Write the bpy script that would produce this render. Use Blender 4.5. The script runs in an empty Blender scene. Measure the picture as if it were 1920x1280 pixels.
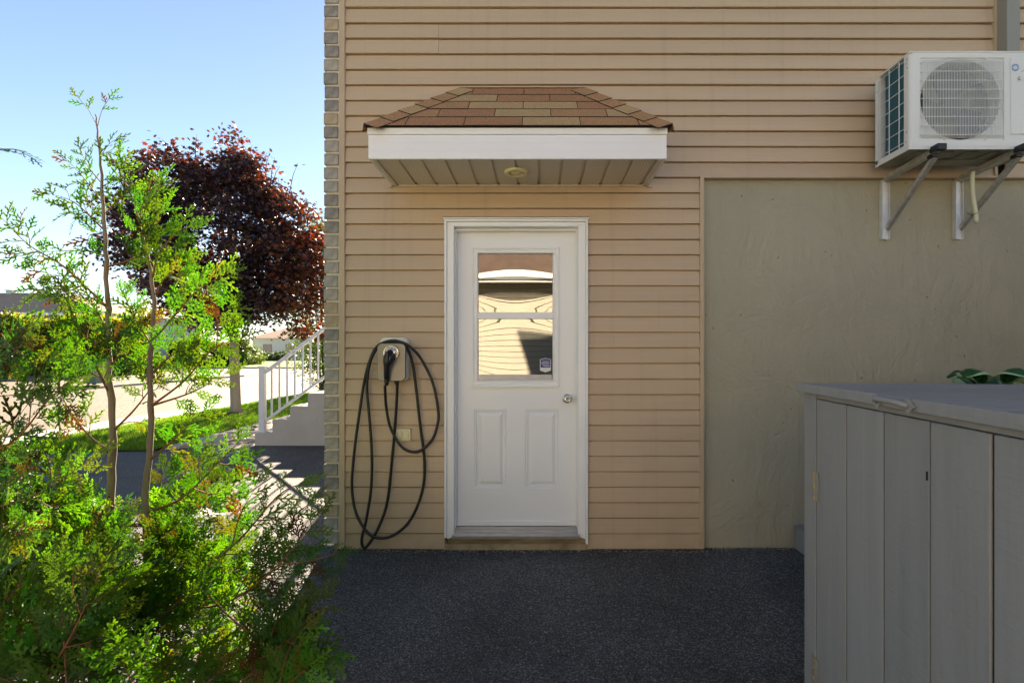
import bpy, bmesh, math, random
import numpy as np
from mathutils import Vector, Matrix

R = math.radians
rnd = random.Random(7)
nr = np.random.RandomState(11)
scn = bpy.context.scene
col = scn.collection

# ------------------------------------------------------------------ camera
F, CX, CY, CD, CH = 949.0, 1005.0, 661.0, 3.5, 1.36      # focal (px of 1920), principal point, distance to wall, height
cam_d = bpy.data.cameras.new('camera')
cam = bpy.data.objects.new('camera', cam_d); col.objects.link(cam)
cam.location = (0, -CD, CH); cam.rotation_euler = (R(90), 0, 0)
cam_d.sensor_width = 36; cam_d.lens = F / 1920 * 36
cam_d.shift_x = -(CX - 960) / 1920; cam_d.shift_y = (CY - 640) / 1920
cam_d.clip_start = .02; cam_d.clip_end = 2000
scn.camera = cam

# ------------------------------------------------------------------ sky, sun, exposure
SUN_EL, SUN_AZ = math.atan(.49), math.atan(.17)          # azimuth to the left of +Y
w = bpy.data.worlds.new('World'); scn.world = w; w.use_nodes = True
nt = w.node_tree; nt.nodes.clear()
sky = nt.nodes.new('ShaderNodeTexSky'); sky.sky_type = 'NISHITA'; sky.sun_disc = False
sky.sun_elevation = SUN_EL; sky.sun_rotation = -SUN_AZ
sky.air_density = 1.0; sky.dust_density = 0.05; sky.ozone_density = 1.2; sky.altitude = 50
bg = nt.nodes.new('ShaderNodeBackground'); bg.inputs[1].default_value = .05
wo = nt.nodes.new('ShaderNodeOutputWorld')
hs = nt.nodes.new('ShaderNodeHueSaturation'); hs.inputs['Saturation'].default_value = .95; hs.inputs['Value'].default_value = .72
nt.links.new(sky.outputs[0], hs.inputs['Color']); nt.links.new(hs.outputs[0], bg.inputs[0]); nt.links.new(bg.outputs[0], wo.inputs[0])
sd = bpy.data.lights.new('sun', 'SUN'); sd.energy = 5; sd.angle = R(.6); sd.color = (1, .82, .60)
sun = bpy.data.objects.new('sun', sd); col.objects.link(sun)
sdir = Vector((.17, -1, -.49 * math.sqrt(1 + .17 ** 2)))
sun.rotation_euler = sdir.to_track_quat('-Z', 'Y').to_euler(); sun.location = (-3, 20, 12)
scn.view_settings.view_transform = 'Standard'; scn.view_settings.look = 'None'
scn.view_settings.gamma = 1; scn.view_settings.use_curve_mapping = False
scn.view_settings.exposure = 2.45
scn.cycles.max_bounces = 10; scn.cycles.diffuse_bounces = 5
scn.cycles.transparent_max_bounces = 12

def PX(px, py, D):
    """point seen at pixel (px,py) at distance D in front of the camera"""
    return Vector(((px - CX) * D / F, D - CD, CH - (py - CY) * D / F))
def gx(px, D): return (px - CX) * D / F
def gz(py, D): return CH - (py - CY) * D / F

# ------------------------------------------------------------------ materials
def mat(name, c, rough=.6, metal=0, var=.0, vscale=6, bump=0, bscale=80, c2=None, stretch=(1, 1, 1),
        translucent=None, tfac=.5, coat=0, spec=.5, attr=None, detail=6):
    m = bpy.data.materials.new(name); m.use_nodes = True
    t = m.node_tree; N = t.nodes; L = t.links
    b = N['Principled BSDF']; out = N['Material Output']
    b.inputs['Roughness'].default_value = rough; b.inputs['Metallic'].default_value = metal
    b.inputs['Base Color'].default_value = (*c, 1)
    b.inputs['Specular IOR Level'].default_value = spec
    if coat: b.inputs['Coat Weight'].default_value = coat
    tc = N.new('ShaderNodeTexCoord'); mp = N.new('ShaderNodeMapping'); mp.inputs['Scale'].default_value = stretch
    L.new(tc.outputs['Object'], mp.inputs[0])
    if attr:
        a = N.new('ShaderNodeAttribute'); a.attribute_name = attr
        L.new(a.outputs['Color'], b.inputs['Base Color']); colsock = a.outputs['Color']
    elif var or c2:
        n = N.new('ShaderNodeTexNoise'); n.inputs['Scale'].default_value = vscale; n.inputs['Detail'].default_value = detail
        L.new(mp.outputs[0], n.inputs['Vector'])
        rp = N.new('ShaderNodeValToRGB'); rp.color_ramp.elements[0].position = .3; rp.color_ramp.elements[1].position = .7
        if c2 is None:
            ca = tuple(x * (1 - var) for x in c); cb = tuple(min(1, x * (1 + var)) for x in c)
        else: ca, cb = c, c2
        rp.color_ramp.elements[0].color = (*ca, 1); rp.color_ramp.elements[1].color = (*cb, 1)
        L.new(n.outputs['Fac'], rp.inputs[0]); L.new(rp.outputs[0], b.inputs['Base Color']); colsock = rp.outputs[0]
    else: colsock = None
    if bump:
        n2 = N.new('ShaderNodeTexNoise'); n2.inputs['Scale'].default_value = bscale; n2.inputs['Detail'].default_value = 4
        L.new(mp.outputs[0], n2.inputs['Vector'])
        bp = N.new('ShaderNodeBump'); bp.inputs['Strength'].default_value = 1; bp.inputs['Distance'].default_value = bump
        L.new(n2.outputs['Fac'], bp.inputs['Height']); L.new(bp.outputs[0], b.inputs['Normal'])
    if translucent is not None:
        tr = N.new('ShaderNodeBsdfTranslucent'); mx = N.new('ShaderNodeMixShader'); mx.inputs[0].default_value = tfac
        tr.inputs[0].default_value = (*translucent, 1)
        if attr:
            mm = N.new('ShaderNodeMix'); mm.data_type = 'RGBA'; mm.blend_type = 'MULTIPLY'; mm.inputs[0].default_value = 1
            L.new(colsock, mm.inputs[6]); mm.inputs[7].default_value = (*translucent, 1); L.new(mm.outputs[2], tr.inputs[0])
        L.new(b.outputs[0], mx.inputs[1]); L.new(tr.outputs[0], mx.inputs[2]); L.new(mx.outputs[0], out.inputs[0])
    return m

M = {}
M['siding'] = mat('vinyl_siding', (.525, .395, .262), .5, var=.05, vscale=3, bump=.0006, bscale=60, stretch=(.15, 1, 3))
M['trim'] = mat('vinyl_trim', (.49, .38, .26), .5, var=.04, vscale=4, bump=.0004, bscale=50)
M['white'] = mat('white_paint', (.84, .85, .85), .42, var=.03, vscale=2, bump=.0003, bscale=40)
M['door'] = mat('door_white', (.82, .84, .86), .38, var=.03, vscale=1.5, bump=.0004, bscale=25)
M['white_alu'] = mat('white_aluminium', (.85, .85, .87), .4, var=.02, vscale=3)
M['soffit'] = mat('beige_soffit', (.68, .61, .50), .5)
M['groove'] = mat('shadow_gap_backing', (.03, .025, .02), .9)
M['alu'] = mat('brushed_aluminium', (.33, .34, .37), .4, metal=.7, var=.08, vscale=20, stretch=(1, 1, 1))
M['galv'] = mat('galvanised_steel', (.5, .5, .48), .45, metal=.6, var=.2, vscale=25)
M['galv_lit'] = mat('galvanised_rail_lit', (.66, .67, .68), .45, metal=.3, var=.12, vscale=18)  # lighter copy of the galvanised steel, brighter lighting put into its colour
M['chrome'] = mat('satin_chrome', (.72, .70, .66), .18, metal=1)
M['black'] = mat('black_rubber', (.012, .012, .014), .42, bump=.0003, bscale=120)
M['plastic_black'] = mat('black_plastic', (.012, .013, .02), .3)
M['charger_face'] = mat('charger_face', (.24, .22, .19), .42, metal=.5, var=.06, vscale=5)
M['charger_back'] = mat('charger_back', (.74, .77, .68), .4)
M['orange'] = mat('orange_print', (.62, .22, .02), .6)
M['blueprint'] = mat('pale_blue_print', (.25, .42, .5), .6)
M['cream'] = mat('cream_plastic', (.72, .66, .42), .45, var=.04)
M['ac_white'] = mat('ac_enamel', (.74, .76, .76), .38, var=.03, vscale=3)
M['ac_under'] = mat('ac_base_pan', (.34, .33, .27), .5, metal=.3, c2=(.16, .16, .13), vscale=7)
M['coil'] = mat('coil_fins', (.02, .10, .15), .45, metal=.4, c2=(.035, .17, .24), vscale=3, bump=.001, bscale=14, stretch=(1, 60, 1))
M['fan'] = mat('fan_plastic', (.06, .07, .09), .5)
M['fan_hollow'] = mat('fan_housing', (.30, .33, .27), .6, var=.2, vscale=5)
M['wood_dirty'] = mat('dirty_sill_wood', (.33, .27, .15), .8, c2=(.10, .075, .04), vscale=9, bump=.004, bscale=20, stretch=(.5, 1, 2))
M['found_base'] = mat('foundation_edge', (.42, .36, .24), .85, c2=(.2, .16, .10), vscale=8, bump=.004, bscale=25)
M['mortar'] = mat('mortar', (.66, .58, .44), .95, var=.12, vscale=15, bump=.004, bscale=60)
M['steps'] = mat('step_concrete', (.50, .46, .42), .9, var=.1, vscale=2, bump=.006, bscale=30)
M['white_metal'] = mat('white_rail_paint', (.75, .76, .80), .4)
M['bark'] = mat('cedar_bark', (.19, .13, .09), .9, c2=(.36, .29, .22), vscale=14, bump=.006, bscale=30, stretch=(1, 1, .12))
M['twig'] = mat('cedar_twig', (.13, .06, .03), .8, c2=(.30, .12, .045), vscale=9)
M['maple_bark'] = mat('maple_bark', (.24, .20, .16), .9, c2=(.40, .35, .29), vscale=6, bump=.015, bscale=12, stretch=(1, 1, .15))
M['dark_twig'] = mat('maple_twig', (.07, .045, .035), .8)
M['lawn_soil'] = mat('lawn_turf', (.035, .075, .012), .95, c2=(.075, .13, .02), vscale=14, bump=.03, bscale=60)
M['far_grass'] = mat('mown_grass', (.10, .17, .02), .95, c2=(.15, .22, .03), vscale=.8, bump=.03, bscale=25)
M['kerb'] = mat('kerb_concrete', (.36, .33, .29), .9, var=.15, vscale=3, bump=.003, bscale=40)
M['roof_far'] = mat('far_shingles', (.38, .24, .17), .9, c2=(.48, .31, .22), vscale=3, bump=.02, bscale=18)
M['roof_far2'] = mat('far_shingles_sunlit', (.30, .2, .13), .9, c2=(.36, .25, .16), vscale=3, bump=.02, bscale=18)  # copy for the hip end; its sunlit tone is put into the colour
M['far_wall'] = mat('far_wall_paint', (.6, .6, .6), .8, var=.05)
M['window_dark'] = mat('dark_window_glass', (.03, .04, .05), .1)
M['neigh_siding'] = mat('neighbour_siding', (.42, .385, .31), .6, var=.05, vscale=2)
M['neigh_roof'] = mat('neighbour_roof', (.13, .09, .07), .9, var=.2, vscale=6)
M['bin'] = mat('green_bin_plastic', (.10, .17, .12), .55, var=.08)
M['road_paint'] = mat('road_paint', (.7, .68, .62), .8, c2=(.42, .4, .36), vscale=3)
M['leafy'] = mat('hosta_leaf', (.012, .075, .025), .28, c2=(.03, .13, .03), vscale=7, translucent=(.05, .2, .03), tfac=.2)
M['leafrim'] = mat('leaf_pale_rim', (.32, .48, .28), .4)
M['pot'] = mat('dark_planter', (.05, .05, .055), .6)
M['curtain'] = mat('curtain_cloth', (.34, .34, .36), .9, var=.5, vscale=12, stretch=(6, 1, .3))
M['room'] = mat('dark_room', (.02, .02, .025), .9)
M['sticker_white'] = mat('sticker_white', (.7, .72, .72), .5)
M['sticker_blue'] = mat('sticker_blue', (.03, .035, .22), .4)
M['print_blue'] = mat('badge_blue', (.08, .25, .55), .4)
M['print_red'] = mat('badge_red', (.5, .08, .04), .4)
M['hose'] = mat('drain_hose_plastic', (.62, .62, .46), .45)
M['hinge'] = mat('painted_hinge', (.25, .25, .24), .5, c2=(.34, .30, .22), vscale=30)
M['brass'] = mat('worn_brass', (.45, .34, .18), .4, metal=.7)
M['lamp_glass'] = mat('lamp_bulb', (.8, .7, .3), .15, spec=.8)
M['lamp_ring'] = mat('lamp_trim_ring', (.82, .74, .42), .35)

def age_siding(m):
    t = m.node_tree; N = t.nodes; L = t.links; b = N['Principled BSDF']; old = b.inputs['Base Color'].links[0].from_socket
    oi = N.new('ShaderNodeObjectInfo'); mr = N.new('ShaderNodeMapRange'); mr.inputs[3].default_value = .95; mr.inputs[4].default_value = 1.05; L.new(oi.outputs['Random'], mr.inputs[0])
    sc = N.new('ShaderNodeVectorMath'); sc.operation = 'SCALE'; L.new(old, sc.inputs[0]); L.new(mr.outputs[0], sc.inputs['Scale'])
    ge = N.new('ShaderNodeNewGeometry'); sx = N.new('ShaderNodeSeparateXYZ'); L.new(ge.outputs['Position'], sx.inputs[0])
    m2 = N.new('ShaderNodeMapRange'); m2.inputs[1].default_value = .0; m2.inputs[2].default_value = .42; m2.inputs[3].default_value = .55; m2.inputs[4].default_value = .0; L.new(sx.outputs['Z'], m2.inputs[0])
    n = N.new('ShaderNodeTexNoise'); n.inputs['Scale'].default_value = 9; n.inputs['Detail'].default_value = 8; L.new(ge.outputs['Position'], n.inputs['Vector'])
    n3 = N.new('ShaderNodeTexNoise'); n3.inputs['Scale'].default_value = 1; n3.inputs['Detail'].default_value = 5
    mp = N.new('ShaderNodeMapping'); mp.inputs['Scale'].default_value = (16, 1, .7); L.new(ge.outputs['Position'], mp.inputs[0]); L.new(mp.outputs[0], n3.inputs['Vector'])
    ma = N.new('ShaderNodeMath'); ma.operation = 'MULTIPLY'; L.new(m2.outputs[0], ma.inputs[0]); L.new(n.outputs['Fac'], ma.inputs[1])
    st = N.new('ShaderNodeMapRange'); st.inputs[1].default_value = .56; st.inputs[2].default_value = .8; st.inputs[3].default_value = 0; st.inputs[4].default_value = .22; L.new(n3.outputs['Fac'], st.inputs[0])
    ad = N.new('ShaderNodeMath'); ad.operation = 'ADD'; ad.use_clamp = True; L.new(ma.outputs[0], ad.inputs[0]); L.new(st.outputs[0], ad.inputs[1])
    mx = N.new('ShaderNodeMix'); mx.data_type = 'RGBA'; L.new(ad.outputs[0], mx.inputs[0]); L.new(sc.outputs[0], mx.inputs[6]); mx.inputs[7].default_value = (.20, .17, .12, 1)
    L.new(mx.outputs[2], b.inputs['Base Color'])
age_siding(M['siding'])
def gray_wood():
    ms = []
    for k, (a, b_) in enumerate((((.27, .26, .245), (.31, .30, .285)), ((.28, .27, .255), (.32, .31, .295)), ((.25, .245, .235), (.295, .285, .27)))):
        m = mat('painted_grey_board', a, .62, c2=b_, vscale=3, stretch=(6, 6, .5))
        t = m.node_tree; N = t.nodes; L = t.links
        tc = N.new('ShaderNodeTexCoord'); mp = N.new('ShaderNodeMapping')
        mp.inputs['Rotation'].default_value = (R(25 + 12 * k), 0, 0); mp.inputs['Scale'].default_value = (1, 3, 26)
        wv = N.new('ShaderNodeTexNoise'); wv.inputs['Scale'].default_value = 3.5; wv.inputs['Detail'].default_value = 5
        L.new(tc.outputs['Object'], mp.inputs[0]); L.new(mp.outputs[0], wv.inputs['Vector'])
        mp2 = N.new('ShaderNodeMapping'); mp2.inputs['Scale'].default_value = (30, 30, 1.2); L.new(tc.outputs['Object'], mp2.inputs[0])
        n2 = N.new('ShaderNodeTexNoise'); n2.inputs['Scale'].default_value = 2; n2.inputs['Detail'].default_value = 6; L.new(mp2.outputs[0], n2.inputs['Vector'])
        ad = N.new('ShaderNodeMath'); ad.operation = 'ADD'; L.new(wv.outputs['Fac'], ad.inputs[0]); L.new(n2.outputs['Fac'], ad.inputs[1])
        bp = N.new('ShaderNodeBump'); bp.inputs['Distance'].default_value = .002; L.new(ad.outputs[0], bp.inputs['Height'])
        L.new(bp.outputs[0], N['Principled BSDF'].inputs['Normal']); ms.append(m)
    return ms
GW = gray_wood()

def brick_mats():
    out = []
    for a, b_ in (((.27, .25, .215), (.46, .42, .36)), ((.17, .16, .145), (.33, .31, .28)), ((.34, .26, .17), (.46, .38, .27)), ((.25, .24, .22), (.43, .41, .365))):
        out.append(mat('brick_face', a, .92, c2=b_, vscale=22, bump=.004, bscale=55))
    return out
BR = brick_mats()

def shingle_mats():
    out = []
    for a, b_ in (((.20, .085, .04), (.62, .32, .15)), ((.30, .18, .07), (.70, .47, .23)), ((.24, .11, .045), (.66, .37, .17))):
        out.append(mat('asphalt_shingle', a, .95, c2=b_, vscale=170, bump=.004, bscale=200, detail=3))
    return out
SH = shingle_mats()
M['shingle_edge'] = mat('shingle_edge', (.03, .02, .015), .95)

def asphalt(name, base, hi, rough, scale, bumpd, patch=.0):
    m = bpy.data.materials.new(name); m.use_nodes = True
    t = m.node_tree; N = t.nodes; L = t.links; b = N['Principled BSDF']
    b.inputs['Roughness'].default_value = rough; b.inputs['Specular IOR Level'].default_value = .3
    tc = N.new('ShaderNodeTexCoord')
    v = N.new('ShaderNodeTexVoronoi'); v.inputs['Scale'].default_value = scale; L.new(tc.outputs['Object'], v.inputs['Vector'])
    sp = N.new('ShaderNodeSeparateColor'); L.new(v.outputs['Color'], sp.inputs[0])
    rp = N.new('ShaderNodeValToRGB'); e = rp.color_ramp.elements
    e[0].position = 0; e[0].color = (*[x * .4 for x in base], 1); e[1].position = 1; e[1].color = (*hi, 1)
    k = e.new(.5); k.color = (*[x * .8 for x in base], 1); k = e.new(.85); k.color = (*[x * 1.6 for x in base], 1); k = e.new(.965); k.color = (*[x * 2.4 for x in base], 1)
    L.new(sp.outputs[0], rp.inputs[0])
    n = N.new('ShaderNodeTexNoise'); n.inputs['Scale'].default_value = 1.1; n.inputs['Detail'].default_value = 7; L.new(tc.outputs['Object'], n.inputs['Vector'])
    mr = N.new('ShaderNodeMapRange'); mr.inputs[1].default_value = .3; mr.inputs[2].default_value = .7
    mr.inputs[3].default_value = 1 - patch; mr.inputs[4].default_value = 1 + patch; L.new(n.outputs['Fac'], mr.inputs[0])
    mx = N.new('ShaderNodeVectorMath'); mx.operation = 'SCALE'; L.new(rp.outputs[0], mx.inputs[0]); L.new(mr.outputs[0], mx.inputs['Scale'])
    L.new(mx.outputs[0], b.inputs['Base Color'])
    v2 = N.new('ShaderNodeTexVoronoi'); v2.inputs['Scale'].default_value = scale * .8; L.new(tc.outputs['Object'], v2.inputs['Vector'])
    bp = N.new('ShaderNodeBump'); bp.invert = True; bp.inputs['Distance'].default_value = bumpd; L.new(v2.outputs['Distance'], bp.inputs['Height'])
    L.new(bp.outputs[0], b.inputs['Normal'])
    return m
M['asphalt'] = asphalt('driveway_asphalt', (.085, .085, .087), (.30, .30, .29), .74, 165, .005, .35)
M['street'] = asphalt('street_asphalt', (.155, .122, .092), (.30, .25, .20), .75, 60, .006, .12)
M['paver'] = mat('concrete_paver', (.36, .31, .26), .9, c2=(.46, .39, .32), vscale=5, bump=.003, bscale=60)

def concrete_wall():
    m = mat('painted_concrete', (.355, .34, .255), .8, c2=(.41, .385, .29), vscale=1.3)
    t = m.node_tree; N = t.nodes; L = t.links; b = N['Principled BSDF']
    tc = N.new('ShaderNodeTexCoord')
    n1 = N.new('ShaderNodeTexNoise'); n1.inputs['Scale'].default_value = 2.2; n1.inputs['Detail'].default_value = 8; n1.inputs['Roughness'].default_value = .62; n1.inputs['Distortion'].default_value = 1.2
    n2 = N.new('ShaderNodeTexNoise'); n2.inputs['Scale'].default_value = 70; n2.inputs['Detail'].default_value = 3
    L.new(tc.outputs['Object'], n1.inputs['Vector']); L.new(tc.outputs['Object'], n2.inputs['Vector'])
    # trowel ridges and bug holes
    v = N.new('ShaderNodeTexVoronoi'); v.inputs['Scale'].default_value = 7.5; L.new(tc.outputs['Object'], v.inputs['Vector'])
    r = N.new('ShaderNodeMapRange'); r.inputs[1].default_value = .018; r.inputs[2].default_value = .045; r.inputs[3].default_value = -.6; r.inputs[4].default_value = 0
    L.new(v.outputs['Distance'], r.inputs[0])
    mp = N.new('ShaderNodeMapping'); mp.inputs['Rotation'].default_value = (0, R(18), 0); mp.inputs['Scale'].default_value = (5, 1, .9); L.new(tc.outputs['Object'], mp.inputs[0])
    n3 = N.new('ShaderNodeTexNoise'); n3.inputs['Scale'].default_value = 3; n3.inputs['Detail'].default_value = 6; L.new(mp.outputs[0], n3.inputs['Vector'])
    a0 = N.new('ShaderNodeMath'); a0.operation = 'MULTIPLY_ADD'; L.new(n2.outputs['Fac'], a0.inputs[0]); a0.inputs[1].default_value = .06; L.new(n1.outputs['Fac'], a0.inputs[2])
    a1 = N.new('ShaderNodeMath'); a1.operation = 'ADD'; L.new(a0.outputs[0], a1.inputs[0]); L.new(r.outputs[0], a1.inputs[1])
    a2 = N.new('ShaderNodeMath'); a2.operation = 'MULTIPLY_ADD'; L.new(n3.outputs['Fac'], a2.inputs[0]); a2.inputs[1].default_value = .35; L.new(a1.outputs[0], a2.inputs[2])
    bp = N.new('ShaderNodeBump'); bp.inputs['Distance'].default_value = .034; L.new(a2.outputs[0], bp.inputs['Height']); L.new(bp.outputs[0], b.inputs['Normal'])
    old = b.inputs['Base Color'].links[0].from_socket
    mr = N.new('ShaderNodeMapRange'); mr.inputs[1].default_value = .014; mr.inputs[2].default_value = .035; mr.inputs[3].default_value = .35; mr.inputs[4].default_value = 1
    v3 = N.new('ShaderNodeTexVoronoi'); v3.inputs['Scale'].default_value = 5.2; L.new(tc.outputs['Object'], v3.inputs['Vector']); L.new(v3.outputs['Distance'], mr.inputs[0])
    sc = N.new('ShaderNodeVectorMath'); sc.operation = 'SCALE'; L.new(old, sc.inputs[0]); L.new(mr.outputs[0], sc.inputs['Scale']); L.new(sc.outputs[0], b.inputs['Base Color'])
    return m
M['concrete'] = concrete_wall()

def perforated():
    m = mat('perforated_soffit', (.40, .34, .26), .5)
    t = m.node_tree; N = t.nodes; L = t.links; b = N['Principled BSDF']
    tc = N.new('ShaderNodeTexCoord'); mp = N.new('ShaderNodeMapping'); mp.inputs['Scale'].default_value = (62, 42, 0); mp.inputs['Rotation'].default_value = (0, 0, R(30)); L.new(tc.outputs['Object'], mp.inputs[0])
    v = N.new('ShaderNodeTexVoronoi'); v.inputs['Scale'].default_value = 1; v.inputs['Randomness'].default_value = .05; L.new(mp.outputs[0], v.inputs['Vector'])
    r = N.new('ShaderNodeValToRGB'); r.color_ramp.elements[0].position = .12; r.color_ramp.elements[1].position = .2
    r.color_ramp.elements[0].color = (.22, .18, .14, 1); r.color_ramp.elements[1].color = (.72, .65, .54, 1)
    L.new(v.outputs['Distance'], r.inputs[0]); L.new(r.outputs[0], b.inputs['Base Color'])
    return m
M['perf'] = perforated()

def glass_mat():
    m = bpy.data.materials.new('reflective_pane'); m.use_nodes = True; N = m.node_tree.nodes; L = m.node_tree.links
    N.remove(N['Principled BSDF']); g = N.new('ShaderNodeBsdfGlossy'); g.inputs['Roughness'].default_value = .0; g.inputs[0].default_value = (1, .97, .92, 1)
    tr = N.new('ShaderNodeBsdfTransparent'); tr.inputs[0].default_value = (.6, .62, .62, 1)
    mx = N.new('ShaderNodeMixShader'); mx.inputs[0].default_value = .24
    L.new(tr.outputs[0], mx.inputs[1]); L.new(g.outputs[0], mx.inputs[2]); L.new(mx.outputs[0], N['Material Output'].inputs[0])
    return m
M['glass'] = glass_mat()

# ------------------------------------------------------------------ mesh helpers
def link(o, parent=None):
    col.objects.link(o)
    if parent is not None: o.parent = parent
    return o
def tag(o, label=None, cat=None, group=None, kind=None):
    if label: o['label'] = label
    if cat: o['category'] = cat
    if group: o['group'] = group
    if kind: o['kind'] = kind
    return o
def thing(name, label, cat, loc=(0, 0, 0), group=None):
    o = bpy.data.objects.new(name, None); o.empty_display_size = .1; link(o); o.location = loc
    return tag(o, label, cat, group)
class MB:
    def __init__(s): s.v = []; s.f = []; s.mi = []
    def add(s, vs, fs, mi=0):
        o = len(s.v); s.v += [tuple(v) for v in vs]; s.f += [tuple(i + o for i in f) for f in fs]; s.mi += [mi] * len(fs); return s
    def box(s, x0, x1, y0, y1, z0, z1, mi=0):
        return s.add([(x0, y0, z0), (x1, y0, z0), (x1, y1, z0), (x0, y1, z0), (x0, y0, z1), (x1, y0, z1), (x1, y1, z1), (x0, y1, z1)],
                     [(0, 3, 2, 1), (4, 5, 6, 7), (0, 1, 5, 4), (1, 2, 6, 5), (2, 3, 7, 6), (3, 0, 4, 7)], mi)
    def obox(s, c, ax, ay, az, mi=0):
        c = Vector(c); ax = Vector(ax); ay = Vector(ay); az = Vector(az); vs = []
        for k in (-1, 1):
            for (i, j) in ((-1, -1), (1, -1), (1, 1), (-1, 1)): vs.append(c + ax * i + ay * j + az * k)
        return s.add(vs, [(0, 3, 2, 1), (4, 5, 6, 7), (0, 1, 5, 4), (1, 2, 6, 5), (2, 3, 7, 6), (3, 0, 4, 7)], mi)
    def bar(s, a, b, w_, h, up=(0, 0, 1), mi=0):
        a = Vector(a); b = Vector(b); d = (b - a); u = Vector(up); sx = d.cross(u)
        if sx.length < 1e-6: sx = d.cross(Vector((1, 0, 0)))
        sx.normalize(); uu = sx.cross(d).normalized()
        return s.obox((a + b) / 2, d / 2, sx * w_ / 2, uu * h / 2, mi)
    def tube(s, pts, rad, n=8, cap=True, mi=0):
        pts = [Vector(p) for p in pts]; m = len(pts)
        rs = rad if isinstance(rad, (list, tuple)) else [rad] * m
        o = len(s.v); prev = None
        for i, p in enumerate(pts):
            d = (pts[min(i + 1, m - 1)] - pts[max(i - 1, 0)]).normalized()
            if prev is None:
                a = d.orthogonal().normalized()
            else:
                a = prev - d * prev.dot(d)
                a = a.normalized() if a.length > 1e-6 else d.orthogonal().normalized()
            prev = a; b_ = d.cross(a)
            for k in range(n):
                t = 2 * math.pi * k / n; s.v.append(tuple(p + (a * math.cos(t) + b_ * math.sin(t)) * rs[i]))
        for i in range(m - 1):
            for k in range(n):
                k2 = (k + 1) % n; s.f.append((o + i * n + k, o + i * n + k2, o + (i + 1) * n + k2, o + (i + 1) * n + k)); s.mi.append(mi)
        if cap:
            s.f.append(tuple(o + k for k in range(n))[::-1]); s.mi.append(mi)
            s.f.append(tuple(o + (m - 1) * n + k for k in range(n))); s.mi.append(mi)
        return s
    def lathe(s, c, axis, prof, n=24, mi=0):
        """prof: (radius, height along axis)"""
        c = Vector(c); ax = Vector(axis).normalized(); a = ax.orthogonal().normalized(); b_ = ax.cross(a); o = len(s.v)
        for (r, h) in prof:
            for k in range(n):
                t = 2 * math.pi * k / n; s.v.append(tuple(c + ax * h + (a * math.cos(t) + b_ * math.sin(t)) * r))
        for i in range(len(prof) - 1):
            for k in range(n):
                k2 = (k + 1) % n; s.f.append((o + i * n + k, o + i * n + k2, o + (i + 1) * n + k2, o + (i + 1) * n + k)); s.mi.append(mi)
        return s
    def prism(s, poly, y0, y1, mi=0):
        """poly in xz, extruded in y"""
        n = len(poly); vs = [(x, y0, z) for x, z in poly] + [(x, y1, z) for x, z in poly]
        fs = [tuple(range(n)), tuple(range(2 * n - 1, n - 1, -1))] + [(i, i + n, (i + 1) % n + n, (i + 1) % n) for i in range(n)]
        return s.add(vs, fs, mi)
    def rings(s, x0, x1, z0, z1, prof, y, mi=0, fill=True):
        """nested rectangular mouldings facing -y; prof: (inset, outward)"""
        o = len(s.v)
        for ins, d in prof:
            s.v += [(x0 + ins, y - d, z0 + ins), (x1 - ins, y - d, z0 + ins), (x1 - ins, y - d, z1 - ins), (x0 + ins, y - d, z1 - ins)]
        for i in range(len(prof) - 1):
            for k in range(4):
                k2 = (k + 1) % 4; s.f.append((o + 4 * i + k, o + 4 * i + k2, o + 4 * i + 4 + k2, o + 4 * i + 4 + k)); s.mi.append(mi)
        if fill:
            q = o + 4 * (len(prof) - 1); s.f.append((q, q + 1, q + 2, q + 3)); s.mi.append(mi)
        return s
    def mesh(s, name, mats, smooth=False):
        me = bpy.data.meshes.new(name); me.from_pydata(s.v, [], s.f); me.update()
        for m in (mats if isinstance(mats, (list, tuple)) else [mats]): me.materials.append(m)
        if any(s.mi): me.polygons.foreach_set('material_index', s.mi)
        if smooth: me.polygons.foreach_set('use_smooth', [True] * len(s.f))
        me.update(); return me
    def build(s, name, mats, parent=None, smooth=False, bevel=0, normals=True, seg=2):
        me = s.mesh(name, mats, smooth)
        if normals:
            bm = bmesh.new(); bm.from_mesh(me); bmesh.ops.recalc_face_normals(bm, faces=bm.faces); bm.to_mesh(me); bm.free()
        o = bpy.data.objects.new(name, me); link(o, parent)
        if parent is not None and parent.type == 'EMPTY' and parent.location.length > 0:
            me.transform(Matrix.Translation(-parent.location))
        if bevel:
            b = o.modifiers.new('bevel', 'BEVEL'); b.width = bevel; b.segments = seg; b.limit_method = 'ANGLE'; b.angle_limit = R(35)
            for p in me.polygons: p.use_smooth = True
            wn = o.modifiers.new('wn', 'WEIGHTED_NORMAL'); wn.keep_sharp = False
        return o
def inst(name, me, parent, loc=(0, 0, 0), rot=(0, 0, 0), sc=(1, 1, 1)):
    o = bpy.data.objects.new(name, me); link(o, parent); o.location = loc; o.rotation_euler = rot; o.scale = sc; return o
def rrect(cx, cz, w_, h, r, n=6):
    pts = []
    for (sx, sz, a0) in ((1, 1, 0), (-1, 1, 90), (-1, -1, 180), (1, -1, 270)):
        for k in range(n + 1):
            a = R(a0 + 90 * k / n); pts.append((cx + sx * (w_ / 2 - r) + r * math.cos(a), cz + sz * (h / 2 - r) + r * math.sin(a)))
    return pts
def spline(pts, n=6):
    pts = [Vector(p) for p in pts]; out = []
    P = [pts[0] * 2 - pts[1]] + pts + [pts[-1] * 2 - pts[-2]]
    for i in range(1, len(P) - 2):
        for k in range(n):
            t = k / n; a, b_, c, d = P[i - 1], P[i], P[i + 1], P[i + 2]
            out.append(.5 * ((2 * b_) + (c - a) * t + (2 * a - 5 * b_ + 4 * c - d) * t * t + (3 * b_ - a - 3 * c + d) * t ** 3))
    out.append(pts[-1]); return out

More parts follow.
